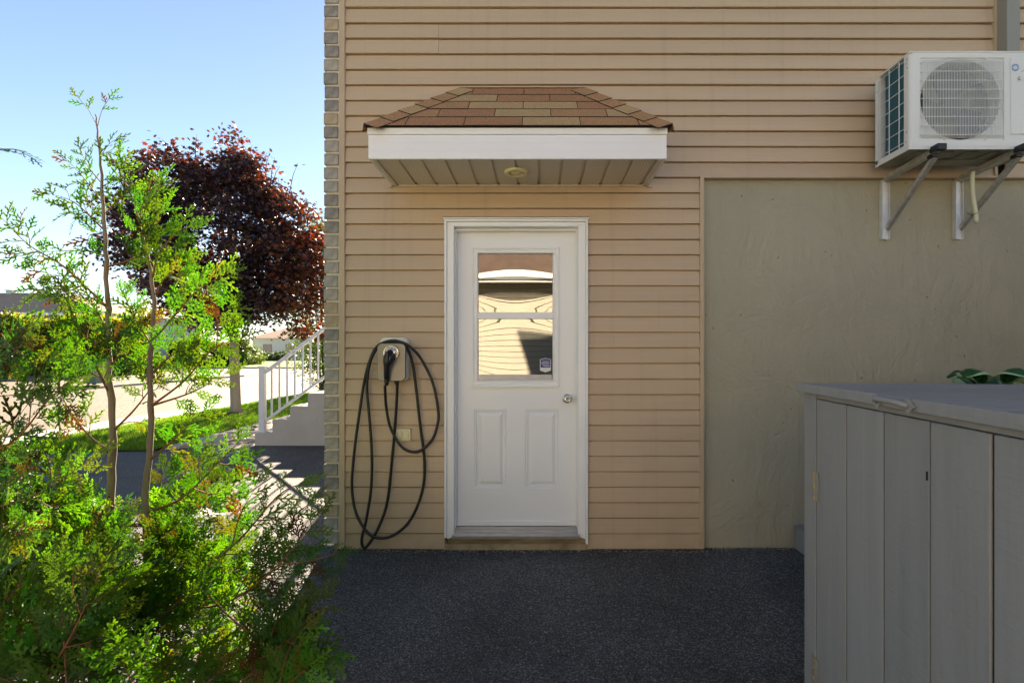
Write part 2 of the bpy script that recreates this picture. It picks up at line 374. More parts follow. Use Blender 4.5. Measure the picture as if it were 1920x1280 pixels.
# ------------------------------------------------------------------ ground
def sheet(name, poly, z, m, parent=None):
    mb = MB(); mb.add([(x, y, z) for x, y in poly], [tuple(range(len(poly)))]); return tag(mb.build(name, m, parent), kind='structure')
sheet('ground', [(-700, -300), (300, -300), (300, 900), (-700, 900)], -.06, M['far_grass'])
sheet('driveway', [(-8.35, -8.0), (9.5, -8.0), (9.5, .02), (-1.3, .02), (-1.3, 8), (-4.12, 8), (-4.12, 4.4), (-5.25, 3.55), (-8.35, 3.3)], 0, M['asphalt'])
sheet('street', [(-17, -60), (-8.6, -60), (-8.6, 30), (0, 32), (60, 32), (60, 41), (-60, 41), (-60, 29), (-17, 26)], -.035, M['street'])
sheet('far_driveway', [(-17.2, 8), (-48, 8), (-48, 27.8), (-17.2, 27.8)], -.02, M['street'])
kb = MB()
for y0, y1 in ((3.4, 30), (-60, -8)): kb.box(-8.6, -8.1, y0, y1, -.1, -.004)
kb.box(-8.6, -8.36, -8, 3.4, -.1, -.022)
tag(kb.build('kerb', M['kerb']), kind='structure')
kb = MB(); kb.box(-17.25, -17, 15, 26, -.1, .06); kb.box(-60, -10, 41, 41.3, -.1, .1); kb.box(-10, 60, 41, 41.3, -.1, .1)
tag(kb.build('far_kerb', M['kerb']), kind='structure')
sheet('sidewalk', [(-8.1, 3.4), (-7.65, 3.4), (-7.65, 30), (-8.1, 30)], .004, M['kerb'])
mk = MB()
for y in (21.6, 25.2):
    mk.add([(-16.4, y, -.03), (-8.9, y, -.03), (-8.9, y + .4, -.03), (-16.4, y + .4, -.03)], [(0, 1, 2, 3)])
tag(mk.build('crosswalk_line', M['road_paint']), kind='structure')
lawn_poly = [(-7.65, 3.35), (-5.3, 3.5), (-5.27, 8.5), (-4.4, 9.2), (-4.4, 26), (-7.65, 26)]
sheet('lawn', lawn_poly, .012, M['lawn_soil'])

def fast_mesh(name, V, Fq, mats, parent=None, colors=None, kind='stuff', smooth=False):
    """V (n,3); Fq (m,k) polygons all of k corners"""
    me = bpy.data.meshes.new(name); n, m, k = len(V), len(Fq), Fq.shape[1]
    me.vertices.add(n); me.vertices.foreach_set('co', V.astype(np.float32).ravel())
    me.loops.add(m * k); me.loops.foreach_set('vertex_index', Fq.astype(np.int32).ravel())
    me.polygons.add(m); me.polygons.foreach_set('loop_start', np.arange(0, m * k, k, dtype=np.int32))
    me.polygons.foreach_set('loop_total', np.full(m, k, dtype=np.int32))
    me.update(calc_edges=True)
    if colors is not None:
        ca = me.color_attributes.new('tint', 'FLOAT_COLOR', 'POINT')
        c4 = np.ones((n, 4), np.float32); c4[:, :3] = colors; ca.data.foreach_set('color', c4.ravel())
    me.materials.append(mats); me.validate()
    if smooth: me.polygons.foreach_set('use_smooth', [True] * m)
    o = bpy.data.objects.new(name, me); link(o, parent)
    if parent is not None: me.transform(Matrix.Translation(-parent.location))
    if kind: o['kind'] = kind
    return o

# grass blades on the near lawn
def grass():
    n = 60000
    y = 3.45 + (nr.rand(n) ** 1.5) * 14; x = -7.62 + nr.rand(n) * 2.33
    ok = (y > 3.5) ; x = x[ok]; y = y[ok]; n = len(x)
    a = nr.rand(n) * 6.283; h = .03 + .03 * nr.rand(n); wd = .003 + .0005 * (y)
    dx = np.cos(a) * wd; dy = np.sin(a) * wd; lx = nr.randn(n) * .012; ly = nr.randn(n) * .012
    V = np.stack([np.stack([x - dx, y - dy, np.full(n, .01)], 1), np.stack([x + dx, y + dy, np.full(n, .01)], 1), np.stack([x + lx, y + ly, .01 + h], 1)], 1).reshape(-1, 3)
    base = np.array([[.10, .18, .014]]) * (0.7 + .7 * nr.rand(n, 1)) + np.array([[.04, .03, 0]]) * nr.rand(n, 1)
    m = mat('grass_blade', (.1, .2, .02), .6, attr='tint', translucent=(1.6, 1.9, .7), tfac=.45)
    o = fast_mesh('grass', V, np.arange(3 * n).reshape(-1, 3), m, colors=np.repeat(base, 3, 0)); return o
grass()

# paver path between lawn and steps
path = MB(); path.add([(-5.25, 3.55, .004), (-4.13, 4.38, .004), (-4.13, 8.4, .004), (-5.25, 8.4, .004)], [(0, 1, 2, 3)])
path = tag(path.build('path', M['mortar']), kind='structure')
pm = MB().box(-.098, .098, -.098, .098, 0, .035).mesh('paver', M['paver'])
for i in range(24):
    for j in range(5):
        x = -5.14 + j * .205 + (.1 if i % 2 else 0) * .0; y = 3.75 + i * .205
        if y - .1 < 3.6 + (x + 5.2) * .75 or x > -4.2: continue
        inst('paver', pm, path, (x, y, .002 + rnd.uniform(-.002, .003)), (0, 0, rnd.uniform(-.01, .01)))

# ------------------------------------------------------------------ house
house = thing('house', 'tan vinyl sided house with a grey brick corner, white side door and painted foundation', 'house', (-1.4, 0, 0))
house.location = (0, .0, 0)
HZ = 5.7
PITCH = 28.886 * CD / F; ZB = gz(1026.7, CD)
XL, XD0, XD1, XR = gx(648.5, CD), gx(834, CD), gx(1102, CD), gx(1311, CD)
XU = gx(1860, CD)
body = MB(); body.box(-1.33, -.62, .045, .12, 0, HZ); body.box(.36, 9, .045, .12, 0, HZ); body.box(-.62, .36, .045, .12, 2.28, HZ)
body.box(-1.33, 9, 8.9, 9.05, 0, HZ); body.box(8.9, 9.05, .12, 8.9, 0, HZ)
body.box(-1.34, -1.30, .12, 9, 0, HZ); body.box(-1.3, 8.9, .12, 8.9, HZ - .1, HZ)
body.build('wall', M['groove'], house)
found = MB(); found.add([(gx(1316, CD), .034, 0), (9, .034, 0), (9, .034, 2.60), (gx(1316, CD), .034, 2.60)], [(0, 1, 2, 3)])
found.build('foundation_wall', M['concrete'], house)
for a_, b_ in ((-1.40, XD0 + .01), (XD1 - .01, gx(1316, CD))): MB().box(a_, b_, .006, .044, -.05, .06).build('foundation_edge', M['found_base'], house)

def siding_mesh(wd, h=PITCH):
    # profile from top to bottom, (z from the course bottom, outward)
    pr = [(h + .0045, -.012), (h - .0078, -.012), (h - .0082, .001), (h - .015, .0022), (h * .56, .0080), (h * .50, .0095), (.004, .0155), (.0012, .0158), (0, .0145), (0, -.012)]
    n = max(2, int(wd / .5)); mb = MB(); xs = [wd * i / n for i in range(n + 1)]
    ph = rnd.uniform(0, 6)
    for x in xs:
        wob = .0008 * math.sin(x * 3.1 + ph)
        zw = .0011 * math.sin(x * 1.9 + ph * 2)
        for z, d in pr: mb.v.append((x, -d - (wob if d > 0 else 0), z + (zw if d > 0 else 0)))
    k = len(pr)
    for i in range(n):
        for j in range(k - 1):
            mb.f.append((i * k + j, i * k + j + 1, (i + 1) * k + j + 1, (i + 1) * k + j)); mb.mi.append(0)
    mb.f.append(tuple(range(k))); mb.mi.append(0); mb.f.append(tuple(range(n * k + k - 1, n * k - 1, -1))); mb.mi.append(0)
    return mb.mesh('siding_panel', M['siding'])
_sc = {}
def panel(x0, x1, z):
    key = (round(x1 - x0, 3), rnd.randrange(5))
    if key not in _sc: _sc[key] = siding_mesh(x1 - x0)
    inst('siding_panel', _sc[key], house, (x0, 0, z + rnd.uniform(-.0006, .0006)))
k = 0; z = ZB
ZU = gz(331, CD)         # bottom of the wide upper siding
while z < HZ - .02:
    if z < ZU - .05:
        if z < 2.2:
            panel(XL, XD0, z); panel(XD1, XR, z)
        else: panel(XL, XR, z)
    else:
        j = rnd.uniform(-.9, 2.4) if k % 4 else -.665
        if k % 3 == 0 and abs(z - 3.42) > .2: panel(XL, XU, z)
        elif abs(z - 3.47) < .12: panel(XL, -.673, z); panel(-.671, XU, z)
        else: panel(XL, XU, z)
        panel(gx(1886, CD), 9, z)
    z += PITCH; k += 1
# trims: corner, J channels
t = MB(); t.box(gx(638.5, CD), XL + .001, -.026, .03, .012, HZ); t.build('corner_trim', M['trim'], house, bevel=.003)
t = MB(); t.box(gx(637, CD) - .002, gx(640, CD), -.014, .03, .02, HZ); t.build('corner_channel', M['trim'], house)
t = MB(); t.box(XR - .001, XR + .028, -.022, .034, .012, ZU - .002); t.box(XR + .028, XR + .034, -.008, .034, .012, ZU - .002); t.build('side_trim', M['trim'], house, bevel=.002)
t = MB(); t.box(XR - .001, 9, -.020, .03, ZU - .016, ZU - .0005); t.build('starter_trim', M['trim'], house, bevel=.002)
t = MB(); t.box(XU - .001, XU + .02, -.024, .03, ZU, HZ); t.build('end_trim', M['trim'], house, bevel=.002)
t = MB(); t.box(XD0 - .012, XD1 + .012, -.024, .02, gz(411, CD) + .012, gz(411, CD) + .021); t.build('head_trim', M['trim'], house)
# brick return
BP = .0925
core = MB(); core.box(-1.442, -1.345, -.022, 9, .055, HZ); core.build('mortar', M['mortar'], house)
def brick_mesh(lx, ly, lz, m):
    mb = MB().box(0, lx, 0, ly, 0, lz); me = mb.mesh('brick', m)
    bm = bmesh.new(); bm.from_mesh(me); bmesh.ops.recalc_face_normals(bm, faces=bm.faces)
    bmesh.ops.bevel(bm, geom=bm.edges[:], offset=.0028, segments=1, affect='EDGES'); bm.to_mesh(me); bm.free(); return me
BMS = [brick_mesh(.096, .255, BP - .014, m) for m in BR]; BMH = [brick_mesh(.096, .122, BP - .014, m) for m in BR]
nb = 0; k = 0; z = gz(1018, 3.47); rest = MB()
while z < HZ - .08:
    y = -.032 + rnd.uniform(-.003, .003)
    first = True; half = k % 2 == 0
    while y < 8.9:
        L_ = .122 if (first and half) else .255
        if y < .7 and nb < 295:
            me = (BMH if L_ < .2 else BMS)[rnd.choice((0, 0, 1, 2, 3, 3, 1))]
            inst('brick', me, house, (-1.453 + rnd.uniform(-.003, .003), y, z + rnd.uniform(-.0015, .0015)), (0, 0, rnd.uniform(-.008, .008))); nb += 1
        else: rest.box(-1.453, -1.36, y, y + L_, z, z + BP - .014, rnd.choice((0, 0, 1, 2, 3)))
        y += L_ + .013; first = False
    z += BP; k += 1
rest.build('brickwork', BR, house)['kind'] = 'stuff'
# roof of the house (above the frame)
rf = MB(); e = .35
rf.add([(-1.45 - e, -e, HZ), (9 + e, -e, HZ), (9 + e, 9 + e, HZ), (-1.45 - e, 9 + e, HZ), (2.2, 4.5, HZ + 1.9), (5.4, 4.5, HZ + 1.9)], [(0, 1, 5, 4), (1, 2, 5), (2, 3, 4, 5), (3, 0, 4), (0, 3, 2, 1)])
rf.build('roof', M['neigh_roof'], house)

# ---------------------------------------------------------------- door
DD = 3.58; yS = DD - CD
door = MB(); X0, X1, Z0, Z1 = -.563, .288, .148, 2.222
pl = [(gx(889, DD), gx(950, DD), gz(915, DD), gz(767, DD)), (gx(985, DD), gx(1048, DD), gz(915, DD), gz(767, DD))]
WX0, WX1, WZ0, WZ1 = gx(884, DD), gx(1049, DD), gz(724, DD), gz(463, DD)
xs = [X0, pl[0][0], pl[0][1], pl[1][0], pl[1][1], X1]; zs = [Z0, pl[0][2], pl[0][3], WZ0 + .01, WZ1 - .01, Z1]
hx0, hx1 = WX0 + .01, WX1 - .01
def quad(x0, x1, z0, z1): door.add([(x0, yS, z0), (x1, yS, z0), (x1, yS, z1), (x0, yS, z1)], [(0, 1, 2, 3)])
quad(X0, X1, Z0, zs[1])
for a, b_ in ((xs[0], xs[1]), (xs[2], xs[3]), (xs[4], xs[5])): quad(a, b_, zs[1], zs[2])
quad(X0, X1, zs[2], zs[3]); quad(X0, hx0, zs[3], zs[4]); quad(hx1, X1, zs[3], zs[4]); quad(X0, X1, zs[4], Z1)
for p in pl: door.rings(*p, [(0, 0), (.006, -.006), (.014, -.002), (.020, -.011), (.026, -.011), (.050, .001), (.052, .001)], yS)
door.box(X0, hx0, yS + .002, yS + .04, Z0, Z1); door.box(hx1, X1, yS + .002, yS + .04, Z0, Z1)
door.box(hx0, hx1, yS + .014, yS + .04, Z0, zs[3]); door.box(hx0, hx1, yS + .002, yS + .04, zs[4], Z1)
door_o = door.build('door', M['door'], house, normals=True)
door_o['label'] = 'white steel door with a two pane window and two raised panels'
lf = MB(); lf.rings(WX0, WX1, WZ0, WZ1, [(0, 0), (.001, .012), (.014, .016), (.022, .010), (.030, .010), (.044, .014), (.048, .006), (.0485, -.02)], yS, fill=False)
lf.box(gx(896, DD), gx(1037, DD), yS - .013, yS + .015, gz(597, DD), gz(585.5, DD))
lf.box(gx(896, DD), gx(1037, DD), yS - .019, yS - .012, gz(597.5, DD), gz(591, DD))
lf.box(gx(889, DD), gx(1045, DD), yS - .022, yS - .008, WZ0 - .004, WZ0 + .008)
lf.build('window_frame', M['white'], door_o, normals=True)
bl = MB(); bl.box(gx(898, DD), gx(1035, DD), yS + .001, yS + .006, gz(711, DD), gz(702, DD)); bl.build('vent_strip', M['alu'], door_o)
def pane(x0, x1, z0, z1, y, bulge, name, tilt=0):
    n = 28; V = []; Fq = []
    for i in range(n + 1):
        for j in range(n + 1):
            u = i / n * 2 - 1; v = j / n * 2 - 1
            d = bulge * ((1 - u * u) * (1 - v * v)) ** .8 if abs(u) < 1 and abs(v) < 1 else 0
            V.append((x0 + (x1 - x0) * i / n, y + d + tilt * v * .001, z0 + (z1 - z0) * j / n))
    for i in range(n):
        for j in range(n): Fq.append((i * (n + 1) + j, (i + 1) * (n + 1) + j, (i + 1) * (n + 1) + j + 1, i * (n + 1) + j + 1))
    mb = MB(); mb.add(V, Fq); o = mb.build(name, M['glass'], door_o, smooth=True, normals=False); return o
gw = (gx(896, DD), gx(1037, DD))
pane(*gw, gz(586, DD), gz(475, DD), yS + .008, .0016, 'pane')
pane(*gw, gz(586, DD), gz(475, DD), yS + .022, -.0012, 'pane')
pane(*gw, gz(710, DD), gz(596, DD), yS + .008, .0012, 'pane')
pane(*gw, gz(710, DD), gz(596, DD), yS + .022, -.0030, 'pane')
cu = MB(); n = 60
for i in range(n + 1):
    x = gw[0] - .02 + (gw[1] - gw[0] + .04) * i / n; y = .16 + .012 * math.sin(i * .9) + .006 * math.sin(i * 2.3)
    cu.v += [(x, y, 1.12), (x, y, 1.62)]
for i in range(n): cu.f.append((2 * i, 2 * i + 2, 2 * i + 3, 2 * i + 1)); cu.mi.append(0)
cu.build('curtain', M['curtain'], house, smooth=True)
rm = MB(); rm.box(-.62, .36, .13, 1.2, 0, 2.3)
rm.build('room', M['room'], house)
for f in (): pass
# sticker
st = thing('window_sticker', 'blue and white shield sticker on the lower door pane', 'sticker', (gx(1022, DD), yS, gz(685, DD)))
def shield(x0, x1, z0, z1, cut): 
    mx_ = (x0 + x1) / 2; return [(mx_, z0), (x1, z0 + cut), (x1, z1 - cut * .7), (mx_, z1), (x0, z1 - cut * .7), (x0, z0 + cut)]
sx0, sx1, sz0, sz1 = gx(1012.5, DD), gx(1033, DD), gz(698, DD), gz(671, DD)
MB().prism(shield(sx0, sx1, sz0, sz1, .014), yS + .0035, yS + .0045).build('shield', M['sticker_white'], st)
b2 = MB(); b2.prism([(sx0 + .004, sz0 + .034), (sx1 - .004, sz0 + .034), (sx1 - .004, sz1 - .012), ((sx0 + sx1) / 2, sz1 - .004), (sx0 + .004, sz1 - .012)], yS + .0022, yS + .003)
b2.build('blue_field', M['sticker_blue'], st)
b3 = MB()
for q, (a, b_) in enumerate(((.2, .8), (.12, .88), (.2, .8), (.3, .9))): b3.box(sx0 + (sx1 - sx0) * a, sx0 + (sx1 - sx0) * b_, yS + .0012, yS + .0018, sz1 - .026 - q * .011, sz1 - .023 - q * .011)
b3.build('print_line', M['sticker_white'], st)['kind'] = 'stuff'
# knob
kx, kz = gx(1064, 3.55), gz(747.5, 3.55)
kn = MB(); kn.lathe((kx, yS, kz), (0, -1, 0), [(0, 0), (.033, 0), (.034, .006), (.030, .010), (.014, .012), (.013, .028), (.022, .036), (.027, .046), (.027, .056), (.021, .064), (.012, .0655), (.011, .063), (0, .063)], 32)
kn.build('door_knob', M['chrome'], door_o, smooth=True)
kn = MB(); kn.lathe((kx, yS, kz), (0, -1, 0), [(.0, .0665), (.006, .0665), (.007, .064), (.007, .06)], 16); kn.box(kx - .0012, kx + .0012, yS - .068, yS - .0664, kz - .005, kz + .005)
kn.build('key_cylinder', M['brass'], door_o)
# casing / jambs
cs = MB(); FY = -.032
ox0, ox1, oz1 = gx(833.5, 3.468), gx(1102.5, 3.468), gz(411.5, 3.468)
def casing(poly, y0, y1, name='door_casing', m='white'):
    MB().prism(poly, y0, y1).build(name, M[m], house, bevel=.003)
casing([(ox0, .095), (ox0 + .016, .095), (ox0 + .016, oz1 - .016), (ox0, oz1)], FY - .012, .03)
casing([(ox0 + .0165, gz(1010, 3.47)), (X0, gz(1006, 3.47)), (X0, Z1 + .002), (ox0 + .0165, oz1 - .017)], FY, .05)
casing([(ox1, .052), (ox1 - .016, .052), (ox1 - .016, oz1 - .016), (ox1, oz1)], FY - .012, .03)
casing([(ox1 - .0165, gz(1010, 3.47)), (X1, gz(1006, 3.47)), (X1, Z1 + .002), (ox1 - .0165, oz1 - .017)], FY, .05)
casing([(ox0, oz1 + .0005), (ox1, oz1 + .0005), (ox1 - .016, oz1 - .0155), (ox0 + .016, oz1 - .0155)], FY - .012, .03)
casing([(ox0 + .0165, oz1 - .0165), (ox1 - .0165, oz1 - .0165), (X1, Z1 + .0025), (X0, Z1 + .0025)], FY, .05)
dc = MB(); dc.box(ox0 - .008, ox1 + .008, FY - .02, .03, oz1 + .001, oz1 + .008); dc.build('drip_cap', M['white'], house, bevel=.001)
jb = MB(); jb.box(X0 - .02, X0, .051, .12, .1, Z1 + .02); jb.box(X1, X1 + .02, .051, .12, .1, Z1 + .02); jb.box(X0, X1, .051, .12, Z1 + .002, Z1 + .02)
jb.box(X0, X0 + .006, .03, yS - .002, Z0, Z1); jb.box(X1 - .006, X1, .03, yS - .002, Z0, Z1); jb.box(X0 + .006, X1 - .006, .03, yS - .002, Z1 - .012, Z1 + .002)
jb.build('door_jamb', M['white'], house)
sp = MB(); sp.box(X1 - .0075, X1 - .006, .045, .062, kz - .03, kz + .02); sp.build('strike_plate', M['alu'], house)
# threshold
th = MB(); za, zb = .150, gz(1004, 3.45); n = 7
prof = [(yS - .002, za)]
for i in range(n):
    t0 = i / n; t1 = (i + .55) / n; f = lambda t_: (yS - .01 - t_ * (yS - .01 + .05), .138 - t_ * (.138 - zb))
    a, b_ = f(t0), f(t1); prof += [(a[0], a[1]), (b_[0], b_[1]), (b_[0] - .001, b_[1] - .004), (f((i + 1) / n)[0], f((i + 1) / n)[1] - .004)]
prof += [(-.052, zb - .004), (-.052, zb - .02), (-.03, zb - .02), (yS, zb - .02)]
vs = [(X0 - .012 if y < -.001 else X0, y, z_) for y, z_ in prof] + [(X1 + .012 if y < -.001 else X1, y, z_) for y, z_ in prof]; q = len(prof)
th.add(vs, [(i, (i + 1) % q, (i + 1) % q + q, i + q) for i in range(q)] + [tuple(range(q)), tuple(range(2 * q - 1, q - 1, -1))])
th.build('threshold', M['alu'], house)
ds = MB(); ds.box(X0 + .004, X1 - .004, yS - .014, yS - .001, Z0 - .006, Z0 + .028); ds.build('door_sweep', M['white'], door_o, bevel=.003)
sw = MB(); sw.box(ox0 + .02, ox1 - .01, -.016, .1, .044, .082); sw.build('sill_board', M['wood_dirty'], house)
sw = MB(); sw.box(XD0 - .01, XD1 + .01, -.008, .1, -.02, .043); sw.build('sill_base', M['found_base'], house)

# ---------------------------------------------------------------- canopy over the door
can = MB(); p0 = .50
fx0, fx1, fz0, fz1, fzm = gx(690.5, 3), gx(1250, 3), gz(298, 3), gz(240.5, 3), gz(252.5, 3)
can.box(fx0 + .02, fx1 - .02, -p0 + .03, -.015, fz0 + .02, fz1 - .005)
can_o = can.build('door_canopy', M['white_alu'], house)
can_o['label'] = 'small hipped canopy with brown shingles above the white door'
fa = MB(); fa.box(fx0, fx1, -p0, -p0 + .02, fz0, fzm - .001); fa.box(fx0, fx0 + .02, -p0 + .02, -.015, fz0, fzm - .001); fa.box(fx1 - .02, fx1, -p0 + .02, -.015, fz0, fzm - .001)
fa.build('fascia', M['white_alu'], can_o, bevel=.002)
for zz in (.33, .68):
    zc = fz0 + (fzm - fz0) * zz; g_ = MB(); g_.box(fx0 - .0007, fx1 + .0007, -p0 - .0012, -p0 + .001, zc - .001, zc + .001); g_.build('fascia_crease', M['white_alu'], can_o)
dr = MB(); dr.box(fx0 - .004, fx1 + .004, -p0 - .006, -p0 + .02, fzm, fz1); dr.box(fx0 - .004, fx0 + .02, -p0 + .02, -.015, fzm, fz1); dr.box(fx1 - .02, fx1 + .004, -p0 + .02, -.015, fzm, fz1)
dr.build('drip_edge', M['white'], can_o, bevel=.002)
# soffit boards
np_ = 12; sw_ = (fx1 - fx0 - .09) / np_
for i in range(np_):
    a = fx0 + .045 + i * sw_
    s_ = MB(); s_.add([(0, -p0 + .022, 0), (sw_ - .020, -p0 + .022, 0), (sw_ - .020, -.016, 0), (0, -.016, 0), (0, -p0 + .022, .013), (0, -.016, .013)], [(0, 1, 2, 3), (0, 3, 5, 4)])
    s_.add([(sw_ - .020, -p0 + .022, 0), (sw_ - .016, -p0 + .022, .012), (sw_ - .016, -.016, .012), (sw_ - .020, -.016, 0), (sw_ - .001, -p0 + .022, .012), (sw_ - .001, -.016, .012)], [(0, 1, 2, 3), (1, 4, 5, 2)], 1)
    o = s_.build('soffit_panel', [M['perf'], M['soffit']], can_o, normals=False); o.location = (a, 0, fz0 + .006)
sj = MB(); sj.box(fx0 + .0205, fx0 + .043, -p0 + .022, -.015, fz0 - .002, fz0 + .004); sj.box(fx1 - .043, fx1 - .0205, -p0 + .022, -.015, fz0 - .002, fz0 + .004)
sj.box(fx0 + .043, fx1 - .043, -.026, -.0155, fz0 - .004, fz0 + .004)
sj.build('soffit_channel', M['soffit'], can_o)
for xx in (fx0 + .0, fx1 - .0): tb = MB().box(xx - .02 if xx < 0 else xx - .005, xx + .005 if xx < 0 else xx + .02, -.03, -.0145, fz0 - .012, fz0 + .03); tb.build('flashing_tab', M['trim'], can_o)
lx, ly, lz = gx(968, 3.22), -.27, fz0 + .002
li = MB(); li.lathe((lx, ly, lz), (0, 0, -1), [(.076, -.004), (.076, .004), (.066, .010), (.052, .010), (.048, .002), (.044, -.02)], 32); li.build('light_ring', M['lamp_ring'], can_o, smooth=True)
li = MB(); li.lathe((lx, ly, lz), (0, 0, -1), [(.045, -.02), (.044, -.004), (.03, .008), (.012, .012), (0, .0125)], 32); li.build('light_bulb', M['lamp_glass'], can_o, smooth=True)
# shingles
ez = fz1 + .004
FL, FR = Vector((gx(684.5, 2.98), -.52, ez)), Vector((gx(1258.5, 2.98), -.52, ez))
TL, TR = Vector((gx(868, 3.5), -.02, gz(169, 3.5))), Vector((gx(1092, 3.5), -.02, gz(169, 3.5)))
BLc, BRc = Vector((FL.x, -.016, ez)), Vector((FR.x, -.016, ez))
dk = MB(); dk.add([FL, FR, TR, TL, BLc, BRc], [(0, 1, 2, 3), (0, 3, 4), (1, 5, 2), (0, 4, 5, 1)]); dk.build('roof_deck', M['shingle_edge'], can_o)
def shingle_face(A, B, C, D_, courses, off, tabw):
    """A-B eave, D_-C top"""
    u = (B - A).normalized(); n = (B - A).cross(D_ - A).normalized()
    if n.z < 0: n = -n
    vdir = (D_ - A) - u * (D_ - A).dot(u); H = vdir.length; vdir.normalize()
    W = (B - A).length; lt = (D_ - A).dot(u); rt = (C - A).dot(u)
    for k in range(courses):
        v0 = H * k / courses; v1 = H * (k + 1) / courses
        lo0, hi0 = lt * v0 / H, W + (rt - W) * v0 / H; lo1, hi1 = lt * v1 / H, W + (rt - W) * v1 / H
        x = -tabw * (off + (.5 if k % 2 else 0)) 
        while x < hi0:
            a0, b0 = max(lo0, x + .0025), min(hi0, x + tabw - .0025); a1, b1 = max(lo1, x + .0025), min(hi1, x + tabw - .0025)
            if b0 - a0 > .02:
                a1 = min(a1, hi1); b1 = max(b1, a1 + .0005)
                th_ = rnd.uniform(.006, .009)
                def P(s_, v, h): return A + u * s_ + vdir * v + n * h
                q = [P(a0, v0 - .004, .001), P(b0, v0 - .004, .001), P(b1, v1, .001), P(a1, v1, .001), P(a0, v0 - .004, th_), P(b0, v0 - .004, th_), P(b1, v1, th_ * .45), P(a1, v1, th_ * .45)]
                mb = MB(); mb.add(q, [(4, 5, 6, 7)], 0); mb.add(q, [(0, 1, 5, 4), (1, 2, 6, 5), (3, 0, 4, 7)], 1)
                mb.build('shingle', [SH[rnd.choice((0, 0, 1, 2, 2))], M['shingle_edge']], can_o)
            x += tabw
shingle_face(FL, FR, TR, TL, 5, .32, .345)
shingle_face(BLc, FL, TL, TL + Vector((0, .001, 0)), 5, .2, .345)
shingle_face(FR, BRc, TR + Vector((0, .001, 0)), TR, 5, .2, .345)
def hip(A, B, side, nc=6):
    fn = (FR - FL).cross(TL - FL).normalized(); fn = fn if fn.z > 0 else -fn
    sn = (A - (BLc if side < 0 else BRc)).cross(B - A).normalized(); sn = sn if sn.z > 0 else -sn
    d = (B - A).normalized(); f1 = fn.cross(d).normalized(); f1 = f1 if f1.x * side < 0 else -f1     # towards the middle, on the front slope
    s1 = sn.cross(d).normalized(); s1 = s1 if s1.y > 0 else -s1
    for k in range(nc):
        a = A.lerp(B, k / nc) - d * .012 if k else A; b_ = A.lerp(B, (k + 1) / nc)
        up = (fn + sn).normalized(); wd = .105
        r0 = a + up * .017; r1 = b_ + up * .011
        q = [a + f1 * wd + fn * .013, r0, a + s1 * .05 + sn * .013, b_ + f1 * wd * .98 + fn * .008, r1, b_ + s1 * .05 + sn * .008]
        q2 = [v - Vector((0, 0, .006)) for v in q]
        mb = MB(); mb.add(q + q2, [(0, 1, 4, 3), (1, 2, 5, 4)], 0); mb.add(q + q2, [(0, 6, 7, 1), (1, 7, 8, 2), (0, 3, 9, 6), (2, 8, 11, 5)], 1)
        mb.build('hip_shingle', [SH[rnd.choice((0, 2, 2, 1))], M['shingle_edge']], can_o)
hip(FL, TL + Vector((.0, 0, .0)), -1); hip(FR, TR, 1)
fl = MB(); fl.box(TL.x - .02, TR.x + .02, -.045, -.010, TL.z - .004, TL.z + .004)
fl.build('flashing', M['trim'], can_o, normals=False)

# ---------------------------------------------------------------- downspout
dsp = thing('downspout', 'grey beige rectangular downspout on the siding above the air conditioner', 'downspout', (3.2, 0, 2.7))
xa, xb = gx(1864, 3.49), gx(1913, 3.404)
m_ds = mat('downspout_paint', (.27, .27, .24), .5)
d_ = MB(); d_.box(xa + .008, xb, -.098, -.016, 2.66, HZ); d_.build('pipe', m_ds, dsp, bevel=.006)

# ---------------------------------------------------------------- outlet
ol = thing('electrical_outlet', 'cream outdoor outlet cover with two flaps behind the charging cable', 'outlet', (gx(755, 3.47), -.014, gz(815, 3.47)))
a, b_, c, d = gx(741, 3.46), gx(769, 3.46), gz(826.5, 3.46), gz(804, 3.46)
MB().box(a, b_, -.036, -.012, c, d).build('cover_plate', M['cream'], ol, bevel=.002)
for i in range(2):
    MB().prism(rrect(a + (b_ - a) * (.29 + .42 * i), (c + d) / 2, .034, .056, .008, 3), -.043, -.036).build('outlet_flap', M['cream'], ol, bevel=.0015)

# ---------------------------------------------------------------- EV charger
ch = thing('ev_charger', 'grey wall mounted car charger with its black cable looped beside the door', 'charger', (-.96, -.013, 1.17))
MB().prism(rrect(-.9635, 1.316, .186, .292, .034), -.075, -.014).build('back_housing', M['charger_back'], ch, bevel=.004)
MB().prism(rrect(-.964, 1.297, .150, .22, .03), -.105, -.075).build('cable_groove', M['plastic_black'], ch)
MB().prism(rrect(-.9640, 1.2965, .1885, .2525, .034), -.128, -.103).build('front_plate', M['charger_face'], ch, bevel=.005)
ccx, ccz = gx(733.4, 3.36), gz(661.5, 3.36)
hd = MB(); hd.lathe((ccx, -.128, ccz), (0, -1, 0), [(.0, 0), (.052, 0), (.054, .004), (.052, .016), (.047, .020), (.043, .016), (.040, .006), (.035, .002), (0, .002)], 32)
hd.build('plug_dock', M['chrome'], ch, smooth=True)
hd = MB(); hd.lathe((ccx, -.131, ccz), (0, -1, 0), [(.033, 0), (.033, .012), (.027, .02), (0, .02)], 24); hd.build('dock_socket', M['chrome'], ch, smooth=True)
pg = MB()
